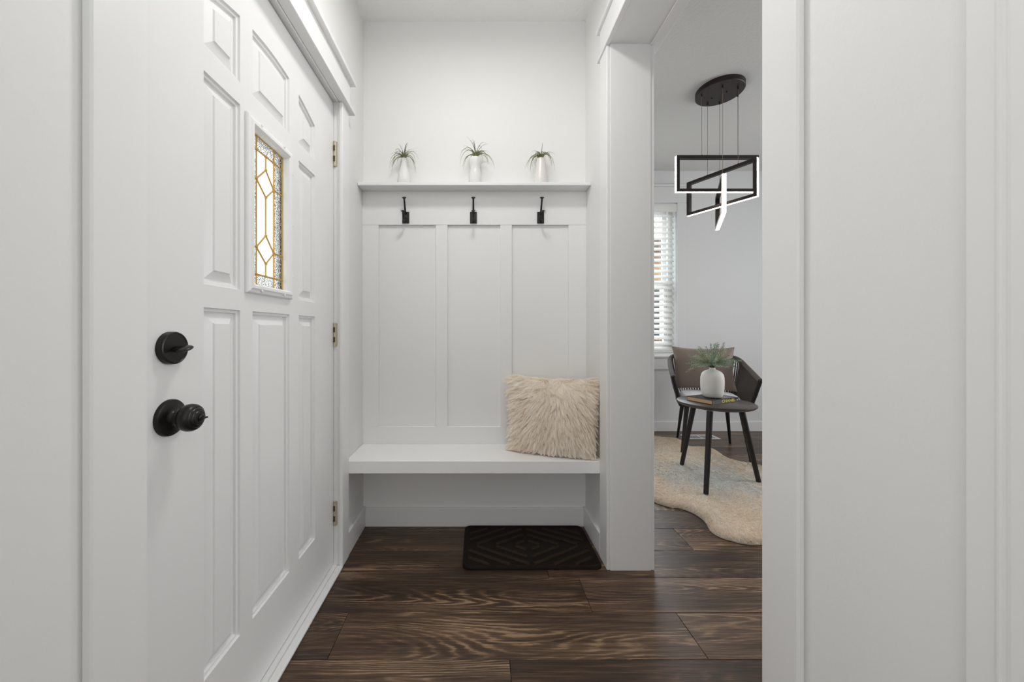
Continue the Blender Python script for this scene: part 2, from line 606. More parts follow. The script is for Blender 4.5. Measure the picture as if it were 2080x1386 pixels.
# ---- board-and-batten panelling above the bench
t5 = struct(empty('trim_5'))
YF = 1.888
BT = 0.4376
SH = 1.766
B(XL, XR, YF - 0.001, YB, 1.589, SH).build('top_rail', M_TRIM, t5, bevel=0.0012)
B(XL, XR, YF, YB, BT, 0.529).build('bottom_rail', M_TRIM, t5, bevel=0.0012)
for a, b in ((XL, -0.5196), (-0.2197, -0.1577), (0.119, 0.181), (0.478, XR)):
    B(a, b, YF, YB, 0.529, 1.589).build('stile', M_TRIM, t5, bevel=0.0012)
for a, b in ((-0.5196, -0.2197), (-0.1577, 0.119), (0.181, 0.478)):
    B(a, b, YF + 0.012, YB, 0.529, 1.589).build('panel', M_TRIM, t5)

# ------------------------------------------------------------------ front door
K = 0.0
def inset_poly(poly, d):
    n = len(poly)
    out = []
    for i in range(n):
        p0, p1, p2 = Vector(poly[i - 1]), Vector(poly[i]), Vector(poly[(i + 1) % n])
        e1 = (p1 - p0).normalized(); e2 = (p2 - p1).normalized()
        n1 = Vector((-e1.y, e1.x)); n2 = Vector((-e2.y, e2.x))
        bis = n1 + n2
        k = d / max(0.2, (1 + n1.dot(n2)))
        out.append(tuple(p1 + bis * k))
    return out


def rect_poly(y0, y1, z0, z1):
    return [(y0, z0), (y1, z0), (y1, z1), (y0, z1)]


def arch(y):
    return 1.888 - 0.72 * (y - 1.107) ** 2


def arch_poly(y0, y1, z0):
    p = [(y0, z0), (y1, z0)]
    for i in range(9):
        y = y1 + (y0 - y1) * i / 8
        p.append((y, arch(y)))
    return p


cols = [(0.828, 0.9556), (1.008, 1.206), (1.2688, 1.396)]
panels = [rect_poly(a, b, 0.225, 1.089) for a, b in cols]
panels += [rect_poly(cols[0][0], cols[0][1], 1.1426, 1.636), rect_poly(cols[2][0], cols[2][1], 1.1426, 1.636)]
panels += [arch_poly(a, b, 1.695) for a, b in cols]
LY0, LY1, LZ0, LZ1 = 0.997, 1.186, 1.163, 1.606
DY0, DY1, DZ0, DZ1 = 0.660, 1.5725, 0.016, 2.0305
DXB = DOORX - 0.044


def face_with_holes(bm, outer, holes, x):
    loops = []
    edges = []
    for poly in [outer] + holes:
        vs = [bm.verts.new((x, y, z)) for y, z in poly]
        for i in range(len(vs)):
            edges.append(bm.edges.new((vs[i], vs[(i + 1) % len(vs)])))
        loops.append(vs)
    bmesh.ops.triangle_fill(bm, use_beauty=True, use_dissolve=False, edges=edges)
    return loops


bm = bmesh.new()
outer = rect_poly(DY0, DY1, DZ0, DZ1)
lite = rect_poly(LY0, LY1, LZ0, LZ1)
la = face_with_holes(bm, outer, panels + [lite], DOORX)
lb = face_with_holes(bm, outer, [lite], DXB)
for A_, B_ in ((la[0], lb[0]), (la[-1], lb[1])):
    for i in range(4):
        j = (i + 1) % 4
        bm.faces.new((A_[i], A_[j], B_[j], B_[i]))
bmesh.ops.recalc_face_normals(bm, faces=bm.faces)
me = bpy.data.meshes.new('door_1')
bm.to_mesh(me); bm.free()
door = struct(link('door_1', me, M_DOOR))
prof = [(0, 0), (0.002, -0.0060), (0.0085, -0.0065), (0.0105, -0.0125), (0.0150, -0.0130), (0.0350, -0.0050), (0.0375, -0.0015)]
for poly in panels:
    mb = MB()
    n = len(poly)
    for d, x in prof:
        if n > 4:                                   # arched top: inset along the arch
            y0, y1, z0 = poly[0][0] + d, poly[1][0] - d, poly[0][1] + d
            ring_ = [(y0, z0), (y1, z0)] + [(y1 + (y0 - y1) * i / 8, arch(y1 + (y0 - y1) * i / 8) - d * 1.05) for i in range(9)]
        else:
            ring_ = inset_poly(poly, d) if d else poly
        for y, z in ring_:
            mb.v.append((DOORX + x, y, z))
    for i in range(len(prof) - 1):
        for k in range(n):
            k2 = (k + 1) % n
            mb.f.append((i * n + k, i * n + k2, (i + 1) * n + k2, (i + 1) * n + k))
    mb.f.append(tuple((len(prof) - 1) * n + k for k in range(n)))
    mb.build('door_panel', M_DOOR, door)

# moulded frame round the leaded light
mb = MB()
ring_prof = [(-0.024, 0.0), (-0.024, 0.006), (-0.021, 0.010), (-0.014, 0.012), (-0.010, 0.015), (-0.003, 0.015), (0.001, 0.011), (0.003, 0.004), (0.003, -0.010)]
base = rect_poly(LY0, LY1, LZ0, LZ1)
for d, x in ring_prof:
    for y, z in inset_poly(base, d):
        mb.v.append((DOORX + x, y, z))
for i in range(len(ring_prof) - 1):
    for k in range(4):
        k2 = (k + 1) % 4
        mb.f.append((i * 4 + k, i * 4 + k2, (i + 1) * 4 + k2, (i + 1) * 4 + k))
lf = mb.build('light_frame', M_TRIM, door)
for y, z in ((1.199, 1.555), (1.199, 1.385), (1.199, 1.215), (1.03, 1.622), (1.15, 1.622), (1.03, 1.148), (1.15, 1.148)):
    mb = MB(); mb.lathe([(0.004, 0), (0.0035, 0.002), (0.0015, 0.003)], 10, Matrix.Translation((DOORX + 0.0135, y, z)) @ Matrix.Rotation(PI / 2, 4, 'Y'))
    mb.build('screw_plug', M_TRIM, lf, smooth=True)
# leaded glass
GX = DOORX - 0.012
yl, yc_, yr = 1.044, 1.0906, 1.133
zt, zb = 1.562, 1.199
d1 = [1.5215, 1.477, 1.4385]
d2z = [1.323, 1.278, 1.237]
panes = {
    'diamond_pane': [[(yc_, d1[0]), (yl, d1[1]), (yc_, d1[2]), (yr, d1[1])], [(yc_, d2z[0]), (yl, d2z[1]), (yc_, d2z[2]), (yr, d2z[1])]],
    'clear_pane': [[(yl, zt), (yc_, zt), (yc_, d1[0]), (yl, d1[1])], [(yc_, zt), (yr, zt), (yr, d1[1]), (yc_, d1[0])],
                   [(yl, d1[1]), (yc_, d1[2]), (yc_, d2z[0]), (yl, d2z[1])], [(yr, d1[1]), (yr, d2z[1]), (yc_, d2z[0]), (yc_, d1[2])],
                   [(yl, d2z[1]), (yc_, d2z[2]), (yc_, zb), (yl, zb)], [(yr, d2z[1]), (yr, zb), (yc_, zb), (yc_, d2z[2])]],
    'border_pane': [rect_poly(yl, yr, zt, LZ1 - 0.001), rect_poly(yl, yr, LZ0 + 0.001, zb)]
}
for s in (0, 1):
    a, b = ((LY0 + 0.001, yl), (yr, LY1 - 0.001))[s]
    zz = [LZ0 + 0.001, zb, d2z[1], d1[1], zt, LZ1 - 0.001]
    for i in range(5):
        panes['border_pane'].append(rect_poly(a, b, zz[i], zz[i + 1]))
MX = Matrix(((0, 0, 1, 0), (1, 0, 0, 0), (0, 1, 0, 0), (0, 0, 0, 1)))   # (y, z, x) -> world
for nm, lst in panes.items():
    for poly in lst:
        c = Vector((0, 0))
        for q in poly: c += Vector(q) / len(poly)
        if nm == 'border_pane':
            mb = MB(); mb.prism(poly, GX - 0.002, GX + 0.001, MX)
            mb.build('border_pane', M_TEXGLASS, lf)
        else:
            mb = MB(); mb.prism(poly, GX - 0.002, GX, MX)
            mb.build(nm, M_BEVGLASS if nm == 'diamond_pane' else M_GLASS, lf)
cm = MB()
def came(a, b, r=0.0028):
    cm.tube([(GX, a[0], a[1]), (GX, b[0], b[1])], r, 8)
came((yl, LZ0), (yl, LZ1)); came((yr, LZ0), (yr, LZ1))
came((LY0, zt), (LY1, zt)); came((LY0, zb), (LY1, zb))
came((yc_, zt), (yc_, d1[0])); came((yc_, d1[2]), (yc_, d2z[0])); came((yc_, d2z[2]), (yc_, zb))
for dz in (d1, d2z):
    came((yc_, dz[0]), (yl, dz[1])); came((yl, dz[1]), (yc_, dz[2])); came((yc_, dz[2]), (yr, dz[1])); came((yr, dz[1]), (yc_, dz[0]))
    came((yr, dz[1]), (LY1, dz[1])); came((LY0, dz[1]), (yl, dz[1]))
for p_ in [(LY0 + 0.003, 0), (LY1 - 0.003, 0)]:
    came((p_[0], LZ0), (p_[0], LZ1))
came((LY0, LZ1 - 0.003), (LY1, LZ1 - 0.003)); came((LY0, LZ0 + 0.003), (LY1, LZ0 + 0.003))
for y, z in ((yl, zt), (yr, zt), (yl, zb), (yr, zb), (yc_, zt), (yc_, zb), (yl, d1[1]), (yr, d1[1]), (yl, d2z[1]), (yr, d2z[1]), (yc_, d1[0]), (yc_, d1[2]), (yc_, d2z[0]), (yc_, d2z[2])):
    cm.lathe([(0.0, -0.0045), (0.0035, -0.0035), (0.0048, 0), (0.0035, 0.0035), (0, 0.0045)], 8, Matrix.Translation((GX, y, z)) @ Matrix.Rotation(PI / 2, 4, 'Y'), False, False)
B(GX - 0.009, GX - 0.003, LY1 - 0.005, LY1 - 0.0002, LZ0 + 0.001, LZ1 - 0.001).build('dark_edge_strip', mat('dark_grey_strip', srgb(74, 72, 68), 0.6), lf)  # dark strip behind the glass, along one side edge only
cm.build('came', M_CAME, lf, smooth=True)['kind'] = 'stuff'

# hinges
for z0, z1 in ((1.7535, 1.863), (0.965, 1.068), (0.181, 0.288)):
    h = z1 - z0
    mb = MB()
    x = -0.6245
    mb.tube([(x, 1.5738, z0), (x, 1.5738, z1)], 0.0062, 12)
    hin = mb.build('hinge', M_NICKEL, door, smooth=True)
    mb = MB()
    mb.box(-0.629, -0.611, 1.5733, 1.5757, z0 + 0.002, z1 - 0.002)
    mb.build('leaf', M_NICKEL, hin, bevel=0.0006)
    mb = MB()
    for a, b in ((0.18, 0.40), (0.60, 0.82)):
        mb.box(-0.628, -0.622, 1.5664, 1.5685, z0 + a * h, z0 + b * h)
    mb.build('knuckle_slot', M_DARKSLOT, hin)['kind'] = 'stuff'
    mb = MB()
    for a in (0.02, 0.2, 0.4, 0.6, 0.8, 0.98):
        mb.tube([(x, 1.5738, z0 + a * h - 0.0012), (x, 1.5738, z0 + a * h + 0.0012)], 0.0068, 12)
    mb.build('knuckle_ring', M_NICKEL, hin, smooth=True)['kind'] = 'stuff'

# deadbolt and knob (axis +X)
AX = lambda y, z: Matrix.Translation((DOORX, y, z)) @ Matrix.Rotation(PI / 2, 4, 'Y')
mb = MB()
mb.lathe([(0.0335, -0.001), (0.0335, 0.010), (0.0325, 0.0125), (0.030, 0.0135), (0.029, 0.0125), (0.0, 0.0132)], 40, AX(0.7365, 0.9995), True, False)
db = mb.build('deadbolt', M_BLACK, door, smooth=True)
mb = MB()
mb.lathe([(0.006, 0.012), (0.0055, 0.022)], 16, AX(0.7365, 0.998))
pad = [(0.017 * math.cos(a) * 1.15, 0.010 * math.sin(a)) for a in [2 * PI * k / 24 for k in range(24)]]
Mp = Matrix.Translation((DOORX + 0.028, 0.7365, 0.998)) @ Matrix.Rotation(0.30, 4, 'X')
ell = []
for i in range(9):
    ph = -PI / 2 + PI * i / 8
    ell.append((0.001 + 1.0 * math.cos(ph), math.sin(ph)))
mm = Mp @ Matrix.Diagonal((0.017, 0.0180, 0.0052, 1))
mb.lathe(ell, 24, mm, True, True)
mb.build('thumb_turn', M_BLACK, db, smooth=True)
mb = MB()
mb.lathe([(0.0375, -0.001), (0.0375, 0.004), (0.036, 0.0065), (0.031, 0.008), (0.020, 0.010), (0.0145, 0.013), (0.0125, 0.018), (0.0125, 0.024), (0.0105, 0.027)], 40, AX(0.7355, 0.857))
kb = mb.build('door_knob', M_BLACK, door, smooth=True)
mb = MB()
mb.lathe([(0.011, 0.026), (0.021, 0.0290), (0.0262, 0.0345), (0.0280, 0.0425), (0.0272, 0.0500), (0.0242, 0.0555), (0.0218, 0.0570), (0.0206, 0.0574), (0.0196, 0.0592), (0.0166, 0.0614), (0.0150, 0.0616), (0.0138, 0.0632), (0.0090, 0.0642), (0.0075, 0.0642)], 40, AX(0.7355, 0.857))
mb.build('knob_grip', M_BLACK, kb, smooth=True)
mb = MB()
mb.lathe([(0.0072, 0.0635), (0.0072, 0.0670), (0.0055, 0.0685)], 16, AX(0.7355, 0.857))
mb.box(DOORX + 0.068, DOORX + 0.0755, 0.7355 - 0.0062, 0.7355 + 0.0062, 0.857 - 0.0016, 0.857 + 0.0016)
mb.build('privacy_turn', M_BLACK, kb, bevel=0.0006)

# ------------------------------------------------------------------ dining window
win = struct(empty('window_1'))
YG = YD + 0.105
fr = MB()
FWD = 0.045
fr.box(WX0, WX0 + FWD, YD + 0.07, YD + 0.14, WZ0, WZ1)
fr.box(WX1 - FWD, WX1, YD + 0.07, YD + 0.14, WZ0, WZ1)
fr.box(WX0 + FWD, WX1 - FWD, YD + 0.07, YD + 0.14, WZ0, WZ0 + FWD)
fr.box(WX0 + FWD, WX1 - FWD, YD + 0.07, YD + 0.14, WZ1 - FWD, WZ1)
wf = fr.build('window_frame', M_TRIM, win, bevel=0.003)
ZM = 1.505
for z0, z1, yy in ((WZ0 + FWD, ZM + 0.02, YG - 0.015), (ZM - 0.02, WZ1 - FWD, YG + 0.015)):
    s = MB()
    a, b = WX0 + FWD, WX1 - FWD
    k = 0.04
    s.box(a, a + k, yy - 0.013, yy + 0.013, z0, z1); s.box(b - k, b, yy - 0.013, yy + 0.013, z0, z1)
    s.box(a + k, b - k, yy - 0.013, yy + 0.013, z0, z0 + k); s.box(a + k, b - k, yy - 0.013, yy + 0.013, z1 - k, z1)
    so = s.build('sash', M_TRIM, win, bevel=0.002)
    B(a + k, b - k, yy - 0.002, yy + 0.002, z0 + k, z1 - k).build('pane', M_GLASS, so)
# casing
B(WX1 + 0.005, WX1 + 0.088, YD - 0.018, YD, WZ0 - 0.02, WZ1 + 0.005).build('side_casing', M_DWALL, win, bevel=0.002)
B(WX0 - 0.088, WX0 - 0.005, YD - 0.018, YD, WZ0 - 0.02, WZ1 + 0.005).build('side_casing', M_DWALL, win, bevel=0.002)
B(WX0 - 0.11, WX1 + 0.105, YD - 0.020, YD, WZ1 + 0.005, 2.500).build('head_board', M_DWALL, win, bevel=0.002)
B(WX0 - 0.13, WX1 + 0.125, YD - 0.042, YD, 2.500, 2.520).build('head_cap', M_DWALL, win, bevel=0.002)
B(WX0 - 0.13, WX1 + 0.125, YD - 0.045, YD + 0.07, WZ0 - 0.042, WZ0 - 0.020).build('window_sill', M_TRIM, win, bevel=0.003)
B(WX0 - 0.10, WX1 + 0.10, YD - 0.020, YD, WZ0 - 0.165, WZ0 - 0.042).build('apron', M_TRIM, win, bevel=0.002)

M_SLAT = mat('white_blind_slat', (0.86, 0.86, 0.85, 1), 0.4, spec=0.4, bump=(20, 0.03, 0.001, (0.1, 1, 1)))
nt = M_SLAT.node_tree
tr_ = nt.nodes.new('ShaderNodeBsdfTranslucent'); tr_.inputs[0].default_value = (0.9, 0.9, 0.88, 1)
mx_ = nt.nodes.new('ShaderNodeMixShader'); mx_.inputs[0].default_value = 0.35
nt.links.new(nt.nodes['Principled BSDF'].outputs[0], mx_.inputs[1]); nt.links.new(tr_.outputs[0], mx_.inputs[2])
nt.links.new(mx_.outputs[0], nt.nodes['Material Output'].inputs[0])
bl = empty('window_blind', ((WX0 + WX1) / 2, YD + 0.035, WZ0), 0, 'white horizontal slatted blind hanging in the dining room window', 'blind')
bw = (WX1 - WX0) / 2 - 0.006
sm = MB()
SL = 0.0255
npt = 5
for i in range(npt):
    a = -1 + 2 * i / (npt - 1)
    sm.v += [(-bw, a * SL, 0.003 * (1 - a * a)), (bw, a * SL, 0.003 * (1 - a * a))]
for i in range(npt):
    a = -1 + 2 * i / (npt - 1)
    sm.v += [(-bw, a * SL, 0.003 * (1 - a * a) - 0.0028), (bw, a * SL, 0.003 * (1 - a * a) - 0.0028)]
o5 = 2 * npt
for i in range(npt - 1):
    sm.f += [(2 * i, 2 * i + 1, 2 * i + 3, 2 * i + 2), (o5 + 2 * i, o5 + 2 * i + 2, o5 + 2 * i + 3, o5 + 2 * i + 1)]
sm.f += [(0, o5, o5 + 1, 1), (2 * npt - 2, 2 * npt - 1, o5 + 2 * npt - 1, o5 + 2 * npt - 2)]
slat0 = sm.build('slat', M_SLAT, bl)
NS = 25
for i in range(NS):
    o = slat0 if i == 0 else slat0.copy()
    if i: C.objects.link(o); o.parent = bl
    o.location = (0, 0, 0.045 + i * 0.0573)
    o.rotation_euler = (math.radians(46), 0, 0)
B(-bw, bw, -0.026, 0.026, 0.003, 0.022).build('bottom_rail', M_SLAT, bl, bevel=0.003)
va = MB(); va.box(-bw - 0.004, bw + 0.004, -0.062, -0.052, 1.445, 1.528); va.box(bw - 0.006, bw + 0.004, -0.052, -0.036, 1.445, 1.528); va.box(-bw - 0.004, -bw + 0.006, -0.052, -0.036, 1.445, 1.528)
va.build('valance', M_SLAT, bl, bevel=0.003)
B(-bw, bw, -0.028, 0.028, 1.485, 1.53).build('head_rail', M_SLAT, bl, bevel=0.002)
cd = MB()
for x in (-bw + 0.13, 0, bw - 0.13):
    for y in (-0.0285, 0.0285):
        cd.tube([(x, y, 0.01), (x, y, 1.49)], 0.0011, 5)
cd.build('ladder_cord', M_SLAT, bl)['kind'] = 'stuff'

# outside: lawn and the neighbouring house seen between the slats
M_GRASS = mat('lawn', srgb(96, 104, 62), 0.9, var=(3, srgb(120, 118, 80), (1, 1, 1)))
struct(B(-30, 30, YD + 0.4, 40, -0.5, -0.4).build('ground', M_GRASS))
M_SIDING = mat('tan_siding', srgb(176, 140, 100), 0.8, var=(1.2, srgb(150, 112, 80), (1, 1, 6)))
nh = empty('neighbouring_house', (1.5, 9.0, -0.4), 0, 'tan sided house outside the dining room window, seen between blind slats', 'house')
B(-6, 6, 0, 0.3, 0, 3.4).build('wall', M_SIDING, nh)
B(-6.3, 6.3, -0.4, 0.6, 3.4, 3.6).build('roof_edge', mat('brown_fascia', srgb(92, 76, 60), 0.7), nh)
M_DARKGL = mat('dark_window', srgb(52, 56, 60), 0.15)
for x in (-2.2, 0.9, 2.6):
    wv = B(x - 0.5, x + 0.5, -0.05, 0.02, 1.2, 2.6).build('window', M_TRIM, nh)
    B(x - 0.43, x + 0.43, -0.06, -0.05, 1.27, 2.53).build('pane', M_DARKGL, wv)

# ------------------------------------------------------------------ built-in bench and shelf
bench = empty('bench', (0, 1.77, 0), 0, 'white built-in bench seat across the niche under the panelled wall', 'bench')
mb = B(XL + 0.001, XR - 0.001, 1.6425 - 1.77, YB - 1.77 - 0.001, BT - 0.058, BT)
mb.build('seat', M_BENCH, bench, bevel=0.0025, seg=2)
B(XL + 0.016, XR - 0.016, 1.872 - 1.77, YB - 1.77 - 0.002, BT - 0.10, BT - 0.058).build('wall_cleat', M_BENCH, bench)

shelf = empty('wall_shelf', (0, 1.857, SH), 0, 'narrow white wall shelf above the coat hooks', 'shelf')
B(XL + 0.001, XR - 0.001, 1.809 - 1.857, YB - 1.857 - 0.001, 0, 0.016).build('shelf_board', M_TRIM, shelf, bevel=0.0015)
SHT = SH + 0.016

# ------------------------------------------------------------------ coat hooks
def hook_parts(root):
    mb = B(-0.018, 0.018, -0.006, 0, -0.030, 0.030)
    mb.build('backplate', M_IRON, root, bevel=0.0015)
    mb = MB()
    path = [(0, -0.006, 0.018), (0, -0.018, 0.034), (0, -0.030, 0.058), (0, -0.042, 0.084)]
    mb.tube(path, [0.0055, 0.0050, 0.0046, 0.0046], 10)
    mb.lathe([(0.004, -0.004), (0.0095, 0.001), (0.0115, 0.0035), (0.0105, 0.0055), (0.004, 0.0072)], 16, Matrix.Translation((0, -0.043, 0.087)) @ Matrix.Rotation(math.radians(26), 4, 'X'))
    mb.build('upper_prong', M_IRON, root, smooth=True)
    mb = MB()
    path = [(0, -0.005, -0.012)] + [(0, -0.042 + 0.034 * math.cos(a), -0.010 + 0.022 * math.sin(a) * 1.0) for a in [PI + -PI * 0 + 0]] 
    path = [(0, -0.005, -0.006), (0, -0.018, -0.017), (0, -0.034, -0.021), (0, -0.050, -0.016), (0, -0.062, -0.004), (0, -0.068, 0.008)]
    mb.tube(path, [0.006, 0.0052, 0.0048, 0.0046, 0.0045, 0.0045], 10)
    mb.lathe([(0.004, -0.003), (0.009, 0.0015), (0.0105, 0.0035), (0.0095, 0.0055), (0.004, 0.007)], 16, Matrix.Translation((0, -0.069, 0.010)) @ Matrix.Rotation(math.radians(26), 4, 'X'))
    mb.build('lower_prong', M_IRON, root, smooth=True)
    for z in (-0.024, 0.024):
        sc = MB()
        sc.lathe([(0.0036, 0.0), (0.003, 0.0018), (0.001, 0.0024)], 10, Matrix.Translation((0, -0.006, z)) @ Matrix.Rotation(PI / 2, 4, 'X'))
        sc.build('screw_head', M_IRON, root, smooth=True)


def copy_tree(o, parent=None):
    c = o.copy()
    C.objects.link(c)
    if parent is not None: c.parent = parent
    for ch in list(o.children):
        copy_tree(ch, c)
    return c


hk = empty('coat_hook', (-0.3765, YF - 0.0012, 1.626), 0, 'black iron double coat hook on the rail, leftmost of three', 'hook', 'coat hooks on the rail')
hook_parts(hk)
h2 = copy_tree(hk); h2.location.x = -0.0215; h2['label'] = 'black iron double coat hook on the rail, middle of three'
h3 = copy_tree(hk); h3.location.x = 0.3305; h3['label'] = 'black iron double coat hook on the rail, rightmost of three'

# ------------------------------------------------------------------ shelf vases and air plants
def frosted():
    m = mat('white_crackle_glass', (0.93, 0.925, 0.91, 1), 0.22, spec=0.5, bump=(140, 0.5, 0.003))
    p = m.node_tree.nodes['Principled BSDF']
    p.inputs['Transmission Weight'].default_value = 0.2
    p.inputs['IOR'].default_value = 1.3
    return m


M_FROST = frosted()
M_BLUSH = mat('blush_crackle_glass', (0.93, 0.885, 0.875, 1), 0.22, spec=0.5, bump=(140, 0.5, 0.003))
M_BLUSH.node_tree.nodes['Principled BSDF'].inputs['Transmission Weight'].default_value = 0.2
M_AIR = mat('air_plant_leaf', srgb(98, 106, 62), 0.6, var=(30, srgb(138, 136, 100), (1, 1, 1)))


def vase(name_label, x, prof, mat_):
    th = 0.003
    inner = [(max(r - th, 0.002), h) for r, h in reversed(prof)]
    inner[-1] = (inner[-1][0], 0.006)
    mb = MB()
    mb.lathe(prof + inner, 32, None, True, True)
    o = mb.build('glass_vase', mat_, None, smooth=True, loc=(x, 1.856, SHT))
    return tag(o, name_label, 'vase', 'small vases on the shelf')


def leaf_curve(mb, base, az, el, ln, droop, w=0.0028, n=9, curl=0.0):
    """a thin channel-shaped leaf that rises and droops"""
    p = Vector(base)
    d = Vector((math.cos(az) * math.cos(el), math.sin(az) * math.cos(el), math.sin(el)))
    pts = []
    st = ln / n
    for i in range(n + 1):
        pts.append(p.copy())
        p = p + d * st
        d = (d + Vector((0, 0, -droop)) + Vector((-math.sin(az), math.cos(az), 0)) * curl).normalized()
    rad = [max(0.0003, w * 0.5 * (1 - (i / (n + 0.3)) ** 1.3)) for i in range(n + 1)]
    mb.tube(pts, rad, 5, squash=0.55)


def air_plant(label, x, z, seed, n, ln, droop, flat=0.6):
    rnd = random.Random(seed)
    r = empty('air_plant', (x, 1.856, z), 0, label, 'plant', 'air plants on the shelf')
    mb = MB()
    for i in range(n):
        az = 2 * PI * i / n + rnd.uniform(-.25, .25)
        el = rnd.uniform(0.55, 1.35)
        l = ln * rnd.uniform(0.75, 1.1)
        dr = droop * rnd.uniform(0.7, 1.25)
        if el > 1.05: dr *= 0.5; l *= 0.75
        y_squeeze = az
        b0 = (0.003 * math.cos(az), 0.003 * math.sin(az), rnd.uniform(0.0, 0.012))
        # keep the leaves off the wall behind
        if math.sin(az) > 0.5: l *= 0.55
        leaf_curve(mb, b0, az, el, l, dr, w=rnd.uniform(0.0032, 0.0042), curl=rnd.uniform(-.06, .06))
    mb.build('leaves', M_AIR, r, smooth=True)['kind'] = 'stuff'
    mb = MB()
    for k in range(14):
        az = 2 * PI * k / 14
        leaf_curve(mb, (0.002 * math.cos(az), 0.002 * math.sin(az), -0.006), az, 1.0 + 0.35 * (k % 2), 0.040, 0.02, w=0.0085, n=5)
    mb.build('rosette', M_AIR, r, smooth=True)['kind'] = 'stuff'
    return r


vase('slender-necked white glass bud vase on the shelf, leftmost of three', -0.380, [(0.030, 0), (0.034, 0.006), (0.033, 0.03), (0.027, 0.062), (0.018, 0.092), (0.0125, 0.115), (0.012, 0.136), (0.0135, 0.140)], M_FROST)
vase('white glass vase with a wide flared mouth, middle of three on the shelf', -0.012, [(0.030, 0), (0.033, 0.006), (0.032, 0.04), (0.029, 0.070), (0.0255, 0.088), (0.029, 0.106), (0.033, 0.126), (0.032, 0.137), (0.0300, 0.140)], M_FROST)
vase('blush white glass vase, rightmost of three on the shelf', 0.326, [(0.031, 0), (0.034, 0.006), (0.033, 0.035), (0.0295, 0.065), (0.026, 0.090), (0.025, 0.110), (0.022, 0.128), (0.0200, 0.138)], M_BLUSH)
air_plant('air plant with long drooping leaves in the leftmost shelf vase', -0.380, SHT + 0.141, 3, 34, 0.125, 0.46)
air_plant('bushy air plant in the wide middle shelf vase', -0.008, SHT + 0.147, 8, 38, 0.130, 0.46)
air_plant('air plant with tightly curled leaves in the rightmost shelf vase', 0.326, SHT + 0.140, 13, 34, 0.125, 0.54)

# ------------------------------------------------------------------ fur strands (numpy)
def strands(name, roots, normals, combs, length, width, mat_, parent, seg=4, clump=0.5, n_clump=900, seed=1, curl=0.2, lift=0.5, floor_z=0.0015):
    """tapered ribbons; roots/normals/combs are (N,3) arrays, all in the parent's local space"""
    rng = np.random.default_rng(seed)
    N = len(roots)
    L = length * rng.uniform(0.6, 1.15, N)
    combs = combs + rng.normal(0, curl, (N, 3))
    combs -= normals * np.sum(combs * normals, axis=1, keepdims=True) * 0.7
    combs /= np.linalg.norm(combs, axis=1, keepdims=True) + 1e-9
    ts = np.linspace(0, 1, seg + 1)
    pts = np.zeros((N, seg + 1, 3))
    pts[:, 0] = roots
    for i in range(1, seg + 1):
        t = ts[i]
        d = normals * lift * (1 - t) ** 1.0 + combs * (0.35 + 0.65 * t)
        d /= np.linalg.norm(d, axis=1, keepdims=True) + 1e-9
        pts[:, i] = pts[:, i - 1] + d * (L / seg)[:, None]
    pts[:, 1:, 2] = np.maximum(pts[:, 1:, 2], floor_z)
    # clumping
    if n_clump:
        ci = rng.choice(N, n_clump, replace=False)
        cr = roots[ci]
        best = np.zeros(N, dtype=int)
        for s in range(0, N, 4000):
            dd = ((roots[s:s + 4000, None, :] - cr[None]) ** 2).sum(-1)
            best[s:s + 4000] = dd.argmin(1)
        cp = pts[ci][best]
        offs = (roots - cr[best])[:, None, :]
        tgt = cp + offs * 0.25
        wgt = (clump * ts ** 1.2)[None, :, None]
        pts = pts * (1 - wgt) + tgt * wgt
    side = np.cross(pts[:, -1] - pts[:, 0], normals + rng.normal(0, 0.3, (N, 3)))
    side /= np.linalg.norm(side, axis=1, keepdims=True) + 1e-9
    wd = width * np.array([max(0.12, (1 - 0.85 * t ** 1.5)) for t in ts])
    a = pts + side[:, None, :] * wd[None, :, None] * 0.5
    b = pts - side[:, None, :] * wd[None, :, None] * 0.5
    V = np.stack([a, b], axis=2).reshape(-1, 3)            # N*(seg+1)*2
    base = (np.arange(N) * (seg + 1) * 2)[:, None]
    quads = []
    for i in range(seg):
        quads.append(base + np.array([2 * i, 2 * i + 1, 2 * i + 3, 2 * i + 2])[None])
    Q = np.stack(quads, axis=1).reshape(-1, 4)
    me = bpy.data.meshes.new(name)
    me.vertices.add(len(V)); me.vertices.foreach_set('co', V.astype(np.float32).ravel())
    me.loops.add(Q.size); me.loops.foreach_set('vertex_index', Q.astype(np.int32).ravel())
    me.polygons.add(len(Q))
    me.polygons.foreach_set('loop_start', np.arange(0, Q.size, 4, dtype=np.int32))
    me.update(calc_edges=True)
    me.validate()
    o = link(name, me, mat_, parent)
    o['kind'] = 'stuff'
    return o


# ------------------------------------------------------------------ fur cushion on the bench
M_FURBASE = mat('cream_fur_backing', srgb(226, 210, 188), 0.9)
M_FUR = fur_mat('cream_long_fur', [srgb(222, 202, 178), srgb(255, 245, 230), srgb(255, 252, 244)], 0.7)


